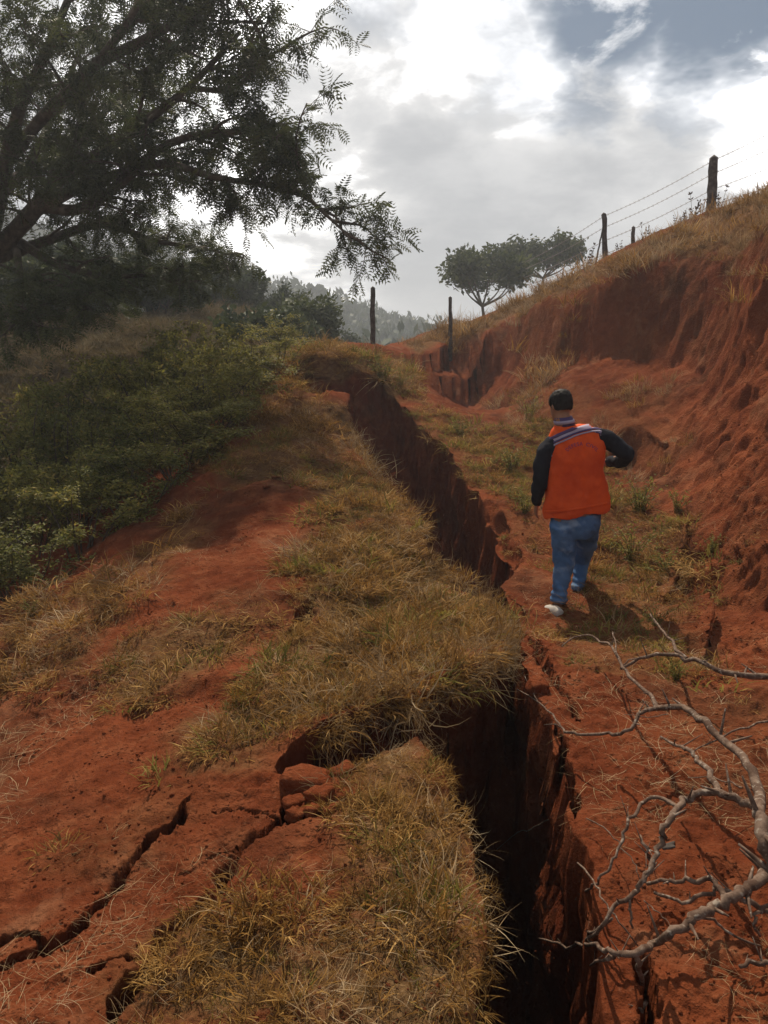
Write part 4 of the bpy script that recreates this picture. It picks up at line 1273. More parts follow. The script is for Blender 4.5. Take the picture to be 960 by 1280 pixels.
# --- far wooded range
def far_tree(seed):
    r_ = np.random.default_rng(seed)
    n = 110
    d = r_.normal(size=(n, 3)); d /= np.linalg.norm(d, axis=1, keepdims=True)
    d *= (r_.uniform(0.4, 1.0, n) ** 0.5)[:, None]
    p = d * np.array([3.0, 3.0, 2.4]) * (1 + 0.35 * np.sin(d[:, :1] * 3 + seed)) + np.array([0, 0, 5.0])
    me = leaf_mesh('far_crown', p, d, leaf_clump(3, 1.1, 0.5, seed), 0.7, 1.3, LEAF_FAR, seed)
    return me
n = 5200
x = rng.uniform(-110, 75, n); y = rng.uniform(75, 195, n)
x2 = rng.uniform(-45, 25, 900); y2 = rng.uniform(50, 100, 900)
x = np.concatenate([x, x2]); y = np.concatenate([y, y2])
m = fbm(x * 0.03, y * 0.03, octaves=3, seed=7) > -0.35
x, y = x[m], y[m]
s = rng.uniform(0.6, 1.3, len(x)) * np.where(y < 80, 0.5, 1.0)
acc = new_acc()
acc['p'].append(np.stack([x, y, ground_z(x, y) - 1.5 * s], -1)); acc['r'].append(np.stack([0 * x, 0 * x, rng.uniform(0, 6.28, len(x))], -1))
acc['s'].append(np.stack([s, s, s * rng.uniform(0.8, 1.5, len(x))], -1)); acc['k'].append(rng.integers(0, 4, len(x)))
flush('far_forest', acc, [far_tree(k) for k in range(4)], 'hazy forest covering the range beyond the valley', 'forest')
# ------------------------------------------------------------------ dead branches
def lifted(pix):
    """pixel, pixel, height above ground -> world points."""
    return np.array([on_ground(a, b, c) for a, b, c in pix])
BR = {
 'upper': [
  ('limb', [(1010,858,.26),(960,846,.24),(931,845,.25),(897,837,.24),(864,824,.22),(843,820,.21),(809,820,.18),(784,832,.14),(776,836,.12)], .030, .012),
  ('limb', [(858,823,.22),(846,812,.22),(834,795,.20),(822,780,.17),(813,768,.14)], .018, .010),
  ('twig', [(800,822,.17),(786,826,.2),(776,834,.17)], .008, .005),
 ],
 'main': [
  ('stem', [(985,1150,.18),(966,1090,.26),(956,1050,.33),(950,1018,.36),(948,1000,.36)], .040, .032),
  ('limb', [(950,1008,.36),(948,985,.35),(935,955,.34),(910,930,.33),(880,903,.31),(858,886,.29),(838,884,.27),(818,885,.25)], .031, .020),
  ('limb', [(822,885,.25),(812,868,.24),(800,860,.24),(782,840,.23),(774,826,.23),(764,808,.22),(745,799,.20),(728,793,.17),(712,800,.12),(702,808,.09)], .017, .007),
  ('limb', [(824,885,.25),(808,888,.25),(796,896,.24),(782,916,.22),(760,917,.18),(729,919,.16),(712,915,.16),(701,909,.17),(690,894,.2),(675,878,.22),(655,866,.25),(641,859,.27)], .016, .005),
  ('twig', [(700,909,.17),(692,906,.17),(680,906,.17)], .006, .003),
  ('twig', [(672,876,.22),(665,864,.24),(660,855,.26),(656,845,.28)], .005, .003),
  ('twig', [(776,826,.23),(768,806,.25),(766,790,.28)], .009, .006),
  ('twig', [(834,893,.27),(810,896,.26),(780,893,.25)], .004, .002),
  ('limb', [(948,1010,.36),(934,1004,.35),(919,999,.34),(905,992,.33),(896,986,.32),(885,968,.32),(872,949,.32),(862,940,.31),(851,934,.30),(838,928,.27),(826,921,.24)], .026, .008),
  ('limb', [(902,990,.33),(886,990,.33),(872,992,.33),(862,997,.32),(851,1004,.32),(843,1016,.31),(834,1031,.30),(828,1046,.28),(822,1061,.26),(815,1082,.24),(805,1099,.22),(798,1110,.2),(788,1121,.18),(767,1132,.15),(752,1160,.10),(736,1172,.07),(729,1178,.05)], .022, .009),
  ('limb', [(846,1008,.31),(828,998,.28),(809,998,.26),(797,1008,.25),(788,1024,.24),(780,1042,.22),(775,1056,.2),(765,1076,.17),(754,1095,.14),(741,1108,.12),(729,1116,.10),(718,1126,.08),(709,1135,.06)], .012, .005),
  ('twig', [(741,1108,.12),(733,1111,.13),(725,1110,.14)], .005, .003),
  ('twig', [(1000,890,.2),(960,902,.24),(923,913,.25),(893,926,.26),(879,932,.25),(866,940,.24)], .010, .004),
  ('twig', [(928,985,.33),(912,978,.28),(890,972,.24),(860,972,.20)], .006, .003),
  ('twig', [(787,1121,.18),(789,1140,.15),(791,1160,.10)], .009, .006),
 ],
 'low': [
  ('stem', [(1040,1046,.22),(985,1074,.24),(960,1090,.25),(946,1102,.26),(931,1111,.27),(914,1122,.28),(897,1132,.28),(880,1142,.28),(864,1152,.27),(850,1163,.26),(834,1172,.25),(820,1180,.23),(805,1187,.21),(790,1193,.20),(775,1192,.18)], .026, .012),
  ('limb', [(778,1193,.18),(765,1190,.18),(750,1184,.17),(737,1180,.16),(722,1181,.15),(708,1182,.15),(692,1177,.16),(674,1173,.16)], .011, .005),
  ('twig', [(684,1175,.16),(680,1182,.15),(682,1188,.14)], .004, .003),
  ('limb', [(782,1193,.18),(765,1194,.14),(750,1200,.11),(738,1207,.08)], .010, .005),
  ('limb', [(740,1181,.16),(735,1170,.14),(748,1160,.12),(765,1148,.12)], .008, .006),
  ('limb', [(794,1192,.18),(799,1212,.12),(806,1238,.05),(803,1262,.0),(804,1300,-.04)], .011, .008),
  ('limb', [(905,1120,.18),(896,1106,.18),(889,1098,.18),(868,1102,.16),(847,1102,.14),(828,1101,.12),(809,1105,.10)], .014, .008),
  ('limb', [(1000,1160,.05),(960,1140,.08),(930,1125,.1),(905,1112,.1),(880,1122,.09),(855,1127,.08),(835,1122,.06),(818,1116,.05)], .013, .007),
  ('twig', [(872,1146,.2),(892,1150,.15),(905,1162,.12),(930,1176,.08),(950,1182,.05)], .007, .004),
  ('twig', [(960,1132,.2),(946,1140,.22),(942,1155,.2),(950,1170,.16)], .009, .006),
  ('twig', [(970,1206,.06),(945,1203,.06),(925,1208,.05)], .012, .008),
 ],
 'thin': [
  ('stem', [(700,1055,.10),(722,1078,.13),(741,1100,.15),(752,1120,.15),(762,1138,.13),(780,1160,.10),(797,1182,.06)], .007, .004),
 ],
 'pale': [
  ('stem', [(733,1023,.05),(748,1030,.07),(762,1041,.09),(778,1060,.10),(792,1078,.10),(798,1095,.08),(803,1111,.05)], .0045, .003),
  ('twig', [(805,1126,.05),(822,1140,.06),(834,1152,.06),(843,1164,.05)], .004, .002),
 ],
 'span': [
  ('stem', [(700,1020,.04),(680,1026,.10),(663,1037,.12),(648,1040,.12),(635,1050,.12),(621,1062,.10)], .006, .003),
 ],
 'stub': [
  ('stem', [(813,1075,.01),(806,1060,.05),(800,1044,.07)], .012, .008),
 ],
}
BL = {
 'upper': 'grey dead branch lying highest, reaching in from the right edge just below the man',
 'main': 'largest grey dead branch with many forked limbs arching over the red soil at the right',
 'low': 'long brown dead branch lying lowest across the bottom right corner',
 'thin': 'thin straight dark stick leaning among the larger dead branches',
 'pale': 'thin pale curved twig on the soil under the forked branch',
 'span': 'thin bare twig reaching out over the fissure from its right rim',
 'stub': 'short broken stub of wood standing among the dead branches',
}
def jag(line, amp, seed):
    l = smooth_line(line, max(6, 3 * len(line)))
    n = len(l)
    e = np.sin(np.linspace(0, np.pi, n))[:, None]
    s = np.arange(n) * 1.1
    return l + amp * e * np.stack([perlin(s, s * 0 + seed), perlin(s, s * 0 + seed + 7.3), perlin(s, s * 0 + seed + 13.1)], -1)
for key, limbs_ in BR.items():
    first = lifted(limbs_[0][1])
    loc = np.array([first[-1][0], first[-1][1], gz(first[-1][0], first[-1][1])])
    e = empty('dead_branch', loc, BL[key], 'branch')
    for q, (nm, pix, r0, r1) in enumerate(limbs_):
        L_ = jag(lifted(pix), 0.020 if r0 > .008 else 0.010, q * 3.1 + len(key))
        c_, f_ = [], []
        n = len(L_)
        rad_ = np.linspace(r0, r1, n) * (0.66 if key == 'low' else 0.54) * (1 + 0.16 * perlin(np.arange(n) * 0.8, np.full(n, q * 2.2 + 0.5)))
        tube(c_, f_, L_, rad_, 9 if r0 > .01 else 5, wob=0.05, seed=q)
        r_ = np.random.default_rng(q + 50)
        # side spurs
        if r0 > .009:
            for k in range(r_.integers(3, 7)):
                i = r_.integers(2, n - 1); d = r_.normal(size=3); d[2] = abs(d[2]); d /= np.linalg.norm(d)
                s_ = [L_[i] + d * t for t in (0, r0 * 1.5, r0 * 1.5 + r_.choice((.012, .025, .05)) * r_.uniform(.6, 1.2))]
                tube(c_, f_, s_, [rad_[i] * .5, rad_[i] * .35, rad_[i] * .18], 5)
        link(nm, shift(mesh_from(nm, c_, f_, DEAD), loc), e)

# ------------------------------------------------------------------ lumps of earth in the collapsed corner
def block_mesh(name, w, d, h, seed, mat):
    r_ = np.random.default_rng(seed)
    bm = bmesh.new()
    bmesh.ops.create_cube(bm, size=1.0)
    bmesh.ops.subdivide_edges(bm, edges=bm.edges[:], cuts=5, use_grid_fill=True)
    for v in bm.verts:
        c = v.co.copy()
        rr_ = (abs(c.x * 2) ** 5 + abs(c.y * 2) ** 5 + abs(c.z * 2) ** 5) ** 0.2
        c = c / max(rr_, 1e-3) * (max(abs(c.x), abs(c.y), abs(c.z)) * 2)
        nv = Vector((c.x * 1.6 + seed * 2.7, c.y * 1.6, c.z * 1.6))
        k = 1 + 0.38 * mnoise.noise(nv) + 0.16 * mnoise.noise(nv * 3) + 0.06 * mnoise.noise(nv * 8)
        v.co = Vector((c.x * w * k + 0.15 * w * c.y, c.y * d * k, c.z * h * (k * 0.7 + 0.3)))
    me = bpy.data.meshes.new(name); bm.to_mesh(me); bm.free()
    me.polygons.foreach_set('use_smooth', np.ones(len(me.polygons), bool))
    me.materials.append(mat)
    return me
for k, (px, py, w, d, h, rz, lb) in enumerate([
 (384,974,.20,.13,.12,.2,'largest flat topped block of red earth under the hollow in the turf'),
 (367,998,.075,.06,.06,.5,'small squarish lump of red earth left of the paler lump'),
 (402,1000,.095,.075,.08,-.3,'rounded lump of red earth in the middle of the broken corner'),
 (390,1016,.052,.050,.05,.9,'small lump of red earth lowest in the middle of the broken corner'),
 (432,994,.10,.075,.06,.1,'lump of red earth at the right against the grass'),
 (430,966,.10,.09,.09,.7,'dark lump of earth right of the largest block under the turf'),
 (368,1020,.060,.04,.045,-.5,'lump of red earth beside the start of the long crack'),
 (412,1018,.045,.04,.035,.4,'smallest lump of red earth at the foot of the broken corner'),
 (836,1060,.045,.02,.02,.2,'flat grey stone on the red soil under the forked branch'),
 (672,862,.10,.10,.07,.3,'rounded clod of red earth perched on the right rim of the fissure'),
 (345,598,.09,.07,.03,.3,'pale flat flake of soil on the crest of the bare slope'),
 (333,610,.07,.05,.03,.9,'small pale flake of soil just below the other on the bare slope'),
 ]):
    p_ = on_land(px, py) if k < 8 else on_ground(px, py)
    o = link('earth_clod' if k not in (8,) else 'stone', block_mesh('clod', w, d, h, 500 + k, SOIL if k != 8 else POSTW), label=lb, cat='clod' if k != 8 else 'stone')
    zc_ = float(land(p_[0], p_[1])) + float(rough(np.array([p_[0]]), np.array([p_[1]]))[0]) - 0.25 * h if k < 8 else gz(p_[0], p_[1]) + h * 0.22
    o.location = (p_[0], p_[1], zc_)
    o.rotation_euler = (0.15 * math.sin(k), 0.1 * math.cos(k * 2), rz)

# ------------------------------------------------------------------ fence posts, wires and skyline weeds
def post_mesh(base, top, r, seed, square=False):
    c_, f_ = [], []
    n = 12
    base = np.array(base); top = np.array(top)
    L_ = np.array([base + (top - base) * t for t in np.linspace(0, 1, n)])
    s = np.arange(n) * 0.6
    L_ = L_ + 0.018 * np.stack([perlin(s, s * 0 + seed), perlin(s, s * 0 + seed + 5), s * 0], -1)
    rad_ = r * (1.08 - 0.16 * np.linspace(0, 1, n)) * (1 + 0.12 * perlin(s * 1.5, s * 0 + seed + 9))
    tube(c_, f_, L_, rad_, 8, wob=0.05, seed=seed)
    return mesh_from('post', c_, f_, POSTW)
def post_at(px, pyb, pyt, Y, lean=0):
    b = sight(px, pyb, Y); b[2] = min(b[2], gz(b[0], b[1])) - 0.25
    t = sight(px + lean, pyt, Y)
    return b, t
PB1, PT1 = post_at(889, 266, 198, 16.4, 3)
PB2, PT2 = post_at(758, 322, 268, 18.2, -3)
PB0 = PB1 + (PB1 - PB2) * 0.9; PB0[2] = gz(PB0[0], PB0[1]) - 0.2; PT0 = PB0 + (0, 0, 1.75)
fence = empty('wire_fence', PB1, 'barbed wire fence on the brow of the bank with thick and thin posts', 'fence')
for (b, t, r_) in ((PB1, PT1, .10), (PB2, PT2, .062), (PB0, PT0, .08)):
    link('post', shift(post_mesh(b, t, r_, int(r_ * 1000)), PB1), fence)
bs, ts = post_at(792, 304, 284, 17.6)
link('post', shift(post_mesh(bs, ts, .045, 5), PB1), fence)
brb, brt = post_at(742, 322, 284, 18.2, 12)
link('brace', shift(post_mesh(brb, brt, .02, 6), PB1), fence)
PB3 = sight(655, 372, 22.0); PT3 = PB3 + (0, 0, 1.0)
m, g = material('rusty_wire'); finish(g, (0.16, 0.13, 0.12), 0.5, spec=0.5)
WIRE = m
for q, f in enumerate((0.97, 0.78, 0.55, 0.32)):
    for (a0, a1, b0, b1) in ((PB0, PT0, PB1, PT1), (PB1, PT1, PB2, PT2), (PB2, PT2, PB3, PT3)):
        a = a0 + (a1 - a0) * f; b = b0 + (b1 - b0) * f
        L_ = np.array([a + (b - a) * t - (0, 0, 0.05 * math.sin(math.pi * t)) for t in np.linspace(0, 1, 24)])
        c_, f_ = [], []
        tube(c_, f_, L_, [0.005] * 24, 4)
        for t in L_[1:-1]:
            for s_ in ((0.02, 0, 0.025), (-0.02, 0, 0.025)):
                tube(c_, f_, [t - np.array(s_), t + np.array(s_)], [0.0025] * 2, 3)
        link('wire', shift(mesh_from('wire', c_, f_, WIRE), PB1), fence)
for (px, pyb, pyt, Y, r_, lb) in ((466, 432, 360, 17.2, .055, 'lone weathered fence post standing on the saddle beyond the fissure'),
                                  (563, 445, 372, 17.0, .045, 'thin fence post in front of the umbrella trees at the hollow'),
                                  (372, 408, 380, 30, .05, 'small distant fence post in the dip by the hillside trees')):
    if px == 563:
        Y = on_ground(px, pyb)[1]
    b, t = post_at(px, pyb, pyt, Y)
    link('fence_post', post_mesh(b, t, r_, int(px)), label=lb, cat='post')
# dry upright stalks on the brow
def stalk_mesh(h, seed):
    r_ = np.random.default_rng(seed); c_, f_ = [], []
    for s in range(4):
        b = np.array([r_.normal(0, .05), r_.normal(0, .05), -0.1]); t = b + np.array([r_.normal(0, .22), r_.normal(0, .1), h * r_.uniform(.7, 1.1)])
        l = smooth_line([b, (b + t) / 2 + r_.normal(0, .03, 3), t], 8)
        tube(c_, f_, l, np.linspace(.010, .004, len(l)), 4)
        for k in range(9):
            i = r_.integers(3, len(l)); d = r_.normal(size=3); d[2] = abs(d[2]); d /= np.linalg.norm(d)
            tube(c_, f_, [l[i], l[i] + d * .05, l[i] + d * .09], [.006, .022, .004], 4)
    return mesh_from('stalks', c_, f_, BARK)
SM = [stalk_mesh(0.8, 1), stalk_mesh(0.8, 2)]
for k, (px, py, hpx, Y, lb) in enumerate([
 (866,272,26,16.4,'tall dry seed stalk just left of the thick fence post'),(856,276,18,16.6,'shorter dry seed stalk second to the left of the thick post'),
 (900,262,22,16.2,'dry stalk just right of the thick fence post'),(848,280,16,16.8,'dry seed stalk farthest left of the thick post'),
 (806,296,20,17.4,'leaning dry stalk right of the short stub post'),(774,312,16,18,'small dry stalk right of the thin far post'),
 (738,322,22,18.4,'dry stalk left of the thin far post')]):
    b = sight(px, py, Y); b[2] = gz(b[0], b[1])
    o = link('dry_stalk', SM[k % 2], label=lb, cat='weed', group='dry stalks on the brow of the bank')
    o.location = tuple(b); s = hpx / FPX * Y / 0.8 * 1.25; o.scale = (s, s, s); o.rotation_euler = (0, 0, k * 1.3)
# ------------------------------------------------------------------ the man in the orange vest, seen from behind
foot = on_ground(697, 762)
MY = foot[1] + 0.05
HGT = 1.76
def mp(px, py, dy=0.0):
    """Point of the man's body seen at a photo pixel, dy metres beyond his standing plane."""
    return sight(px, py, MY + dy)
class Loft:
    def __init__(s): s.c = []; s.f = []
    def add(s, rings, sides=20, caps=True):
        """rings: (centre, half width vector, half depth vector[, squareness])"""
        base = len(s.c)
        for rg in rings:
            c, u, v = (np.asarray(q, float) for q in rg[:3])
            e = rg[3] if len(rg) > 3 else 1.0
            for k in range(sides):
                a = 2 * math.pi * k / sides
                ca, sa = math.cos(a), math.sin(a)
                s.c.append(c + u * math.copysign(abs(ca) ** e, ca) + v * math.copysign(abs(sa) ** e, sa))
        for i in range(len(rings) - 1):
            for k in range(sides):
                k2 = (k + 1) % sides
                s.f.append((base + i * sides + k, base + i * sides + k2, base + (i + 1) * sides + k2, base + (i + 1) * sides + k))
        if caps:
            for i, rg in ((0, rings[0]), (len(rings) - 1, rings[-1])):
                m_ = len(s.c); s.c.append(np.asarray(rg[0], float)); b = base + i * sides
                for k in range(sides):
                    k2 = (k + 1) % sides
                    s.f.append((b + k2, b + k, m_, m_) if i == 0 else (b + k, b + k2, m_, m_))
    def limb(s, line, radii, sides=14, flat=None, sub=5):
        line = np.asarray(line, float)
        L_ = smooth_line(line, sub * (len(line) - 1)); tt = np.linspace(0, 1, len(L_))
        rad_ = np.interp(tt, np.linspace(0, 1, len(radii)), radii)
        t = np.gradient(L_, axis=0); t /= np.linalg.norm(t, axis=1, keepdims=True)
        rings = []
        u = np.cross(t[0], (0, 1, 0.01)); u /= np.linalg.norm(u)
        for i in range(len(L_)):
            u = u - t[i] * np.dot(u, t[i]); u /= np.linalg.norm(u); v = np.cross(t[i], u)
            rings.append((L_[i], u * rad_[i], v * rad_[i] * (flat or 1)))
        s.add(rings, sides)
    def build(s, name, mat, voxel=0.012, smooth_it=6, parent=None, noise_=None):
        me = bpy.data.meshes.new(name)
        me.from_pydata([tuple(q) for q in s.c], [], [tuple(dict.fromkeys(f)) for f in s.f]); me.update()
        tmp = bpy.data.objects.new('tmp', me); COL.objects.link(tmp)
        md = tmp.modifiers.new('r', 'REMESH'); md.mode = 'VOXEL'; md.voxel_size = voxel; md.use_smooth_shade = True
        if smooth_it:
            sm = tmp.modifiers.new('s', 'SMOOTH'); sm.iterations = smooth_it; sm.factor = 0.5
        dg = bpy.context.evaluated_depsgraph_get(); dg.update()
        out = bpy.data.meshes.new_from_object(tmp.evaluated_get(dg))
        bpy.data.objects.remove(tmp)
        out.name = name
        n = len(out.vertices)
        if noise_:
            a = np.empty(n * 3, np.float32); out.vertices.foreach_get('co', a); a = a.reshape(-1, 3).astype(float)
            nn = np.empty(n * 3, np.float32); out.vertices.foreach_get('normal', nn); nn = nn.reshape(-1, 3)
            a += nn * noise_(a)[:, None]
            out.vertices.foreach_set('co', a.astype(np.float32).ravel()); out.update()
        out.materials.clear(); out.materials.append(mat)
        out.polygons.foreach_set('use_smooth', np.ones(len(out.polygons), bool))
        return link(name, shift(out, MAN), parent)
MAN = np.array([foot[0] + 0.05, MY, foot[2]])
def cloth(name, base, dark, scale=60.0, bump=0.4, rough=0.85, wear=None):
    m, g = material(name)
    pos = g.n('ShaderNodeTexCoord').outputs['Object']
    n1 = g.noise(pos, scale, 4, 0.6); n2 = g.noise(pos, 5.0, 4, 0.6)
    col = g.mix(g.rng(n2, 0.35, 0.68), base, dark)
    if wear: col = g.mix(g.rng(g.noise(pos, 7.0, 3, 0.5), 0.52, 0.70, 0, 0.8), col, wear)
    h = g.math('ADD', g.math('MULTIPLY', n1, 0.12), g.noise(pos, 16.0, 3, 0.5))
    finish(g, col, rough, h, bump, 0.01, 0.1)
    return m
SKIN = cloth('skin', (0.30, 0.155, 0.095), (0.25, 0.12, 0.07), 90, 0.15, 0.55)
HAIRM = cloth('black_hair', (0.012, 0.010, 0.009), (0.022, 0.018, 0.016), 180, 0.9, 0.6)
VESTM = cloth('orange_vest_cloth', (0.72, 0.095, 0.016), (0.58, 0.068, 0.013), 70, 0.9, 0.75)
GREYM = cloth('grey_tape', (0.36, 0.30, 0.38), (0.30, 0.25, 0.33), 80, 0.2, 0.5)
TAPEM = cloth('dark_tape', (0.085, 0.055, 0.13), (0.07, 0.045, 0.11), 80, 0.2, 0.6)
SHIRTM = cloth('black_shirt', (0.012, 0.012, 0.017), (0.020, 0.020, 0.028), 80, 0.6, 0.85)
DENIM = cloth('blue_denim', (0.095, 0.180, 0.33), (0.050, 0.110, 0.23), 160, 0.7, 0.85, (0.24, 0.32, 0.43))
SHOEM = cloth('sunlit_white_shoe', (0.50, 0.47, 0.42), (0.38, 0.34, 0.30), 60, 0.3, 0.5)  # left shoe of the pair, sunlight on it put into the colour
SHOED = cloth('shaded_shoe', (0.035, 0.030, 0.030), (0.05, 0.04, 0.035), 60, 0.3, 0.6)  # right shoe of the same pair, its shade painted into the colour
INK = cloth('blue_print', (0.16, 0.045, 0.16), (0.13, 0.04, 0.15), 80, 0.1, 0.7)
PHONE = cloth('phone_plastic', (0.02, 0.02, 0.022), (0.02, 0.02, 0.022), 10, 0.0, 0.3)

X = np.array([1.0, 0, 0]); Yv = np.array([0, 1.0, 0]); Z = np.array([0, 0, 1.0])
k_ = MY / (924 * math.cos(PITCH)) * 1.0     # rough metres per pixel at the man
mpp = np.linalg.norm(mp(481, 640) - mp(480, 640))
def ringp(px, py, hw, hd, dy=0.0, e=1.0, roll=0.0, yaw=0.0):
    u = (X * math.cos(roll) + Z * math.sin(roll)); u = u * math.cos(yaw) + Yv * math.sin(yaw)
    return (mp(px, py, dy), u * hw * mpp * 0.955, Yv * hd * 0.95, e)
pel = mp(718, 650, 0.02)
# joints
hipL, hipR = mp(704, 655, 0.0), mp(732, 655, 0.04)
kneeL, ankL = mp(704, 712, 0.03), mp(697, 754, 0.0)
kneeR, ankR = mp(727, 700, 0.33), mp(722, 743, 0.22)
shL, shR = mp(684, 561, 0.02), mp(756, 547, 0.0)
elL, wrL = mp(676, 600, 0.02), mp(671, 630, 0.16)
elR, wrR = mp(783, 568, 0.02), mp(757, 578, 0.30)
neck, headc = mp(704, 528, 0.03), mp(701, 507, 0.08)
roll = 0.16
man = empty('person', MAN, 'man in orange vest and blue jeans seen from behind walking up beside the fissure', 'person')

# body: one continuous figure
b = Loft()
b.add([ringp(718,664,25,.10,.02), ringp(718,650,30,.115,.02), ringp(717,632,29,.105,.02), ringp(717,610,29,.10,.02), ringp(718,585,32,.11,.03, roll=roll), ringp(720,562,34,.115,.03, roll=roll), ringp(719,549,33,.09,.03, roll=roll), ringp(710,538,14,.06,.03)], 20)
b.limb([mp(707,545,.03), neck, mp(702,518,.06)], [.068, .060, .060])
# head: skull, jaw, nose, ears; bent forward and turned a little to the left
hr = mpp * 14.5
hd_dir = np.array([-0.30, 0.90, -0.30]); hd_dir /= np.linalg.norm(hd_dir)
sd_dir = np.cross(hd_dir, Z); sd_dir /= np.linalg.norm(sd_dir); up_dir = np.cross(sd_dir, hd_dir)
hc = headc
def headring(h, w, d, f): return (hc + up_dir * h + hd_dir * f, sd_dir * w, hd_dir * d)
b.add([headring(-.125,.030,.035,.055), headring(-.105,.050,.062,.035), headring(-.07,.062,.080,.018), headring(-.03,.070,.092,.006), headring(.02,.076,.098,0), headring(.06,.072,.092,-.004), headring(.09,.055,.070,-.008), headring(.108,.028,.036,-.010)], 18)
b.limb([hc + hd_dir*.09 + up_dir*.012, hc + hd_dir*.118 - up_dir*.022, hc + hd_dir*.10 - up_dir*.034], [.009,.016,.010], 8)
for s in (-1, 1):
    ec = hc + sd_dir * s * .077 - up_dir * .010 - hd_dir * .008
    b.add([(ec - hd_dir*.014 + sd_dir*s*.006, up_dir*.030, sd_dir*.006), (ec, up_dir*.032, sd_dir*.007), (ec + hd_dir*.012, up_dir*.026, sd_dir*.005)], 10)
b.limb([hc + hd_dir*.090 - up_dir*.066 - sd_dir*.022, hc + hd_dir*.100 - up_dir*.064, hc + hd_dir*.090 - up_dir*.066 + sd_dir*.022], [.006,.009,.006], 8)
b.limb([shL, elL, wrL], [.044, .038, .034, .026]); b.limb([shR, elR, wrR], [.044, .038, .034, .027])
b.limb([mp(712,553,.03), shL], [.06,.044]); b.limb([mp(724,552,.03), shR], [.06,.044])
def hand(l, wrist, fwd, side, nrm, curl, thumb_side):
    fwd, side, nrm = (q / np.linalg.norm(q) for q in (fwd, side, nrm))
    l.add([(wrist, side*.026, nrm*.020), (wrist + fwd*.03, side*.036, nrm*.017), (wrist + fwd*.075, side*.041, nrm*.014), (wrist + fwd*.092, side*.038, nrm*.010)], 12)
    for i, (o_, ln) in enumerate(((-.030,.066),(-.010,.076),(.010,.072),(.029,.056))):
        p0 = wrist + fwd * .082 + side * o_ * thumb_side * -1
        d = fwd.copy(); pts_ = [p0]
        for j, fr in enumerate((.45,.32,.25)):
            a = curl * (0.5 + 0.5 * j)
            d = fwd * math.cos(a) + nrm * math.sin(a)
            pts_.append(pts_[-1] + d * ln * fr)
        l.limb(pts_, [.0092,.0088,.0078,.0062], 8, sub=3)
    t0 = wrist + fwd*.022 + side*.026*thumb_side
    l.limb([t0, t0 + side*.026*thumb_side + fwd*.024 + nrm*.008, t0 + side*.030*thumb_side + fwd*.052 + nrm*.020], [.013,.0105,.0078], 8, sub=3)
hand(b, wrL, (wrL - elL) * 0.6 + np.array([0, .02, -.10]), Yv, X, 0.55, 1)
hand(b, wrR, (wrR - elR) + np.array([-.02, .05, .02]), np.array([-.2, -.1, 1.0]), np.array([-1.0, .3, .1]), 0.9, 1)
b.limb([hipL, kneeL, ankL], [.078, .060, .052, .036]); b.limb([hipR, kneeR, ankR], [.080, .060, .052, .036])
for a_, hd_ in ((ankL, np.array([-.25, 1, -.05])), (ankR, np.array([.05, 1, -.15]))):
    hd_ = hd_ / np.linalg.norm(hd_)
    b.limb([a_ - hd_ * .03 - Z * .03, a_ + hd_ * .06 - Z * .045, a_ + hd_ * .15 - Z * .055], [.036, .034, .022], 10)
body = b.build('body', SKIN, 0.0075, 3, man)

def folds(sc, amp, seed, zs=1.0):
    return lambda a: amp * fbm(a[:, 0] * sc, a[:, 1] * sc, a[:, 2] * sc * zs, octaves=3, seed=seed)
# jeans
j = Loft()
j.add([ringp(720,641,32,.128,.03), ringp(719,652,33,.135,.03), ringp(718,664,31,.13,.03), ringp(716,672,26,.11,.03)], 20)
j.limb([hipL - (0,0,.0), mp(705,685,.02), mp(704,712,.03), mp(700,736,.01), mp(697,754,-.005)], [.104, .096, .080, .070, .062, .068], 16)
j.limb([hipR, mp(733,678,.20), mp(727,700,.33), mp(724,722,.27), mp(722,740,.215)], [.106, .092, .076, .062, .056, .058], 16)
def jf(a):
    w = 0.014 * fbm(a[:, 0] * 9, a[:, 1] * 7, a[:, 2] * 12 + a[:, 0] * 8, octaves=3, seed=301)
    low = np.exp(-((a[:, 2] - ankL[2] - 0.06) / 0.09) ** 2)
    return w + 0.005 * low * np.sin(a[:, 2] * 130 + 3 * a[:, 0])
j.build('jeans', DENIM, 0.011, 4, man, jf)
# black shirt sleeves and collar
s = Loft()
s.limb([mp(700,552,.03), mp(685,562,.02), mp(678,582,.01), elL, mp(672,616,.08), wrL + (wrL - elL) * -0.05], [.075, .074, .068, .062, .052, .042], 16)
s.limb([mp(735,550,.02), mp(756,548,.01), mp(770,557,.01), elR, mp(774,577,.12), wrR + (elR - wrR) * .15], [.080, .074, .068, .064, .054, .044], 16)
s.add([ringp(716,628,30,.115,.02), ringp(718,585,33,.12,.03, roll=roll), ringp(719,560,33,.115,.03, roll=roll), ringp(712,543,20,.08,.03)], 20)
s.build('shirt', SHIRTM, 0.011, 4, man, folds(11, 0.012, 310))
# vest
v = Loft()
VR = [ringp(721,642,42,.150,.03,.85, roll=roll), ringp(720,634,42,.160,.03,.85, roll=roll*.7), ringp(719,615,40,.152,.03,.85, roll=roll*.8), ringp(718,590,38,.148,.03,.85, roll=roll), ringp(719,568,38,.148,.03,.85, roll=roll), ringp(719,553,40,.135,.03,.85, roll=roll), ringp(718,543,37,.112,.03,.9, roll=roll), ringp(712,535,25,.090,.03, roll=roll*.5), ringp(708,531,16,.075,.035)]
v.add(VR, 28)
def vf(a):
    z0 = (a[:, 2] - MAN[2])
    w = 0.022 * fbm(a[:, 0] * 6 + a[:, 2] * 2.5, a[:, 1] * 4, a[:, 2] * 4 - a[:, 0] * 2, octaves=3, seed=330)
    lo = np.clip((0.95 - z0) / 0.25, 0, 1)
    return w + lo * 0.012 * np.sin(a[:, 0] * 26 + 2 * np.sin(a[:, 2] * 5))
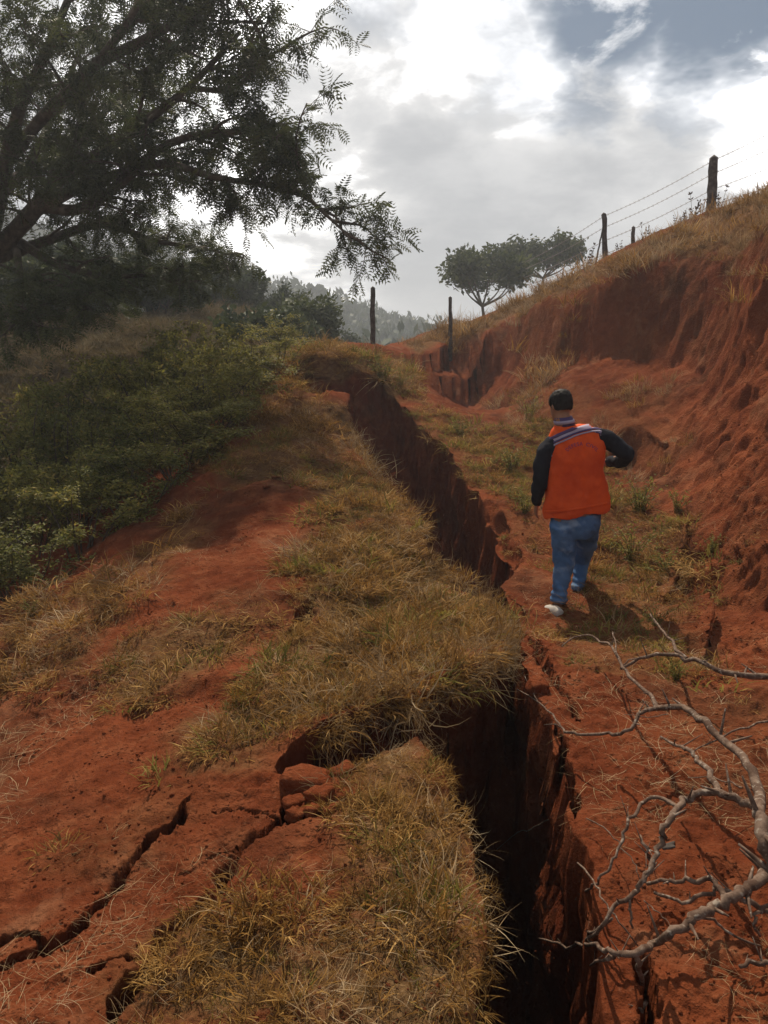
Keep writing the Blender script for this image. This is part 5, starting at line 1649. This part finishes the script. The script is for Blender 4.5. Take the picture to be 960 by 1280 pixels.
vest = v.build('vest', VESTM, 0.010, 4, man, vf)
# armholes: piping, the tape over the shoulders and the lettering, laid on the surface of the vest
bt = BVHTree.FromPolygons([tuple(q.co) for q in vest.data.vertices], [tuple(p.vertices) for p in vest.data.polygons])
def on_back(px, py, off=0.003):
    o_ = CAM - MAN; d_ = sight_dir(px, py)
    hit, nrm, _, _ = bt.ray_cast(Vector(o_), Vector(d_))
    if hit is None:
        hit, nrm, _, _ = bt.find_nearest(Vector(mp(px, py, -.1) - MAN))
    return np.array(hit) + np.array(nrm) * off, np.array(nrm)
def strip(name, upper, lower, mat, n=36, off=0.004, th=0.003):
    U = smooth_line(np.array([(a, b, 0) for a, b in upper], float), n)[:, :2]; L_ = smooth_line(np.array([(a, b, 0) for a, b in lower], float), n)[:, :2]
    U = resample(U, 1e9, False) if False else U
    tt = np.linspace(0, 1, n)
    su = np.linspace(0, 1, len(U)); sl = np.linspace(0, 1, len(L_))
    U = np.stack([np.interp(tt, su, U[:, 0]), np.interp(tt, su, U[:, 1])], -1); L_ = np.stack([np.interp(tt, sl, L_[:, 0]), np.interp(tt, sl, L_[:, 1])], -1)
    c_, f_ = [], []
    m_ = 4
    for i in range(n):
        for k in range(m_):
            q = U[i] + (L_[i] - U[i]) * k / (m_ - 1)
            p_, nn = on_back(q[0], q[1], off)
            c_.append(p_)
    for i in range(n - 1):
        for k in range(m_ - 1):
            f_.append((i * m_ + k, i * m_ + k + 1, (i + 1) * m_ + k + 1, (i + 1) * m_ + k))
    o_ = link(name, mesh_from(name, c_, f_, mat), man)
    sd = o_.modifiers.new('thick', 'SOLIDIFY'); sd.thickness = th; sd.offset = 0
    return o_
strip('reflective_tape', [(682,552),(700,544),(722,534),(742,530),(757,532)], [(686,556),(702,549),(724,540),(743,537),(758,539)], GREYM)
strip('dark_tape', [(682,550),(698,542),(715,534.5)], [(683,553),(700,545.5),(722,536)], TAPEM, off=0.006)
strip('dark_tape', [(685,555),(702,548),(724,539),(743,535.5),(758,537)], [(687,557.5),(703,550),(725,541),(744,537.5),(759,539)], TAPEM, off=0.007)
strip('reflective_tape', [(687,558),(703,551),(725,542),(744,538.5),(758,540.5)], [(689,560),(704,552.5),(726,543.5),(745,540),(758,542)], GREYM, off=0.006)
strip('piping', [(673,551),(679,556),(684,562),(689,571)], [(676,549.5),(681,554),(687,561),(691,570)], GREYM, n=20)
strip('piping', [(754,529),(758,534),(760,541)], [(757,529),(761,534),(762.5,541)], GREYM, n=16)
strip('hem', [(681,638),(700,637),(730,633),(764,626)], [(681,641),(700,640),(730,636),(764,629)], VESTM, off=0.007)
# collar
c = Loft()
c.add([(mp(707,532,.035), X*.072 + Z*.012, Yv*.075), (mp(705,526,.04), X*.070 + Z*.010, Yv*.072), (mp(704,521,.045), X*.066 + Z*.008, Yv*.068)], 20, caps=False)
cm = mesh_from('collar', [q - MAN for q in c.c], c.f, TAPEM)
co1 = link('collar', cm, man); sd = co1.modifiers.new('thick', 'SOLIDIFY'); sd.thickness = .012
c = Loft()
c.add([(mp(706,529,.037), X*.079 + Z*.012, Yv*.082), (mp(704.5,525,.042), X*.077 + Z*.010, Yv*.080)], 20, caps=False)
co2 = link('collar_trim', mesh_from('collar_trim', [q - MAN for q in c.c], c.f, GREYM), man); sd = co2.modifiers.new('thick', 'SOLIDIFY'); sd.thickness = .006
# arched lettering on the back
for word, t0, t1 in (('DEFESA', 0.0, 0.52), ('CIVIL', 0.60, 1.0)):
    cu = bpy.data.curves.new('letters', 'FONT'); cu.body = word; cu.size = 1.0; cu.extrude = 0.0; cu.space_character = 1.12
    to = bpy.data.objects.new('tmp', cu); COL.objects.link(to)
    dg = bpy.context.evaluated_depsgraph_get(); dg.update()
    tm = bpy.data.meshes.new_from_object(to.evaluated_get(dg)); bpy.data.objects.remove(to)
    bm = bmesh.new(); bm.from_mesh(tm)
    bmesh.ops.subdivide_edges(bm, edges=[e_ for e_ in bm.edges if e_.calc_length() > 0.12], cuts=2)
    bmesh.ops.triangulate(bm, faces=bm.faces[:])
    w_tot = max(q.co.x for q in bm.verts)
    for q in bm.verts:
        t = t0 + (t1 - t0) * q.co.x / w_tot; hh = q.co.y
        a = math.pi * (1 - t) * 0.62 + math.pi * 0.19
        px_ = 727.5 + math.cos(a) * (21.5 + hh * 6.5)
        py_ = 574.5 - math.sin(a) * (17.5 + hh * 6.5)
        q.co = Vector(on_back(px_, py_, 0.004)[0])
    tm2 = bpy.data.meshes.new('lettering'); bm.to_mesh(tm2); bm.free(); tm2.materials.clear(); tm2.materials.append(INK)
    link('lettering', tm2, man)
# hair
h = Loft()
h.add([(hc + up_dir*-.050 - hd_dir*.040, sd_dir*.060, hd_dir*.052), (hc + up_dir*-.02 - hd_dir*.020, sd_dir*.079, hd_dir*.083), (hc + up_dir*.03 - hd_dir*.006, sd_dir*.086, hd_dir*.104), (hc + up_dir*.065 - hd_dir*.006, sd_dir*.082, hd_dir*.100), (hc + up_dir*.10 - hd_dir*.010, sd_dir*.062, hd_dir*.078), (hc + up_dir*.120 - hd_dir*.012, sd_dir*.030, hd_dir*.038)], 18)
h.build('hair', HAIRM, 0.009, 4, man, lambda a: 0.005 * fbm(a[:, 0] * 50, a[:, 1] * 50, a[:, 2] * 50, octaves=2, seed=5))
# shoes
def shoe(name, a_, dirv, mat):
    l = Loft(); d = np.array(dirv, float); d /= np.linalg.norm(d); sd_ = np.cross(d, Z); sd_ /= np.linalg.norm(sd_); u_ = np.cross(sd_, d)
    o_ = a_ - u_ * .045
    l.add([(o_ - d*.095, sd_*.020, u_*.025), (o_ - d*.085, sd_*.038, u_*.045), (o_ - d*.03, sd_*.046, u_*.062), (o_ + d*.05, sd_*.048, u_*.048), (o_ + d*.12 - u_*.012, sd_*.052, u_*.034), (o_ + d*.18 - u_*.018, sd_*.044, u_*.026), (o_ + d*.205 - u_*.02, sd_*.02, u_*.016)], 16)
    sh = l.build(name, mat, 0.008, 3, man)
    l = Loft(); q = o_ - u_ * .050
    l.add([(q - d*.10 - u_*.012, sd_*.036, d*.03), (q - d*.10 + u_*.012, sd_*.036, d*.03)], 12)
    l.add([(q + d*.05 - u_*.013, sd_*.054, d*.165, .8), (q + d*.05 + u_*.013, sd_*.054, d*.165, .8)], 20)
    so = l.build('sole', mat, 0.008, 1, sh)
    return sh
shoe('shoe', mp(692,758,-.05), (-.45, 1, -.05), SHOEM)
shoe('shoe', mp(724,745,.18), (.10, 1, -.12), SHOED)
# phone held in the right hand
ph = Loft(); pc = wrR + (wrR - elR) / np.linalg.norm(wrR - elR) * .09 + np.array([-.02, .02, .02])
ph.add([(pc - Yv*.004, X*.036, Z*.072, .4), (pc + Yv*.004, X*.036, Z*.072, .4)], 24)
po = link('phone', mesh_from('phone', ph.c, ph.f, PHONE, False), label='dark phone held in front of the man in his right hand', cat='phone')

# ------------------------------------------------------------------ air
hz, g = material('thin_haze')
pv = g.n('ShaderNodeVolumePrincipled', {'Color': (0.80, 0.86, 0.95, 1), 'Density': 0.0023, 'Anisotropy': 0.35})
g.n('ShaderNodeOutputMaterial', {1: pv.outputs[0]})
zl, zh = -14.0, 44.0
cc = [(x, y, z) for z in (zl, zh) for y in (-660, 660) for x in (-660, 660)]
link('haze', mesh_from('haze', cc, [(0, 1, 3, 2), (4, 5, 7, 6), (0, 1, 5, 4), (2, 3, 7, 6), (0, 2, 6, 4), (1, 3, 7, 5)], hz, False), kind='stuff')
_lf = sstep(13, 17, vy) * sstep(-0.5, -2.5, vx)
_bush = sstep(0.3, 1.5, -(vx + 0.62 * vy * 0.55) - 1.0) * sstep(4, 6, vy)
farv = np.maximum.reduce([_lf, sstep(20.5, 24, rr0), _bush])
set_attr(ground_me, 'far', farv * (1 - sstep(0.35, 0.6, steep) * (rr0 < 22)))
link('ground', ground_me, kind='structure')
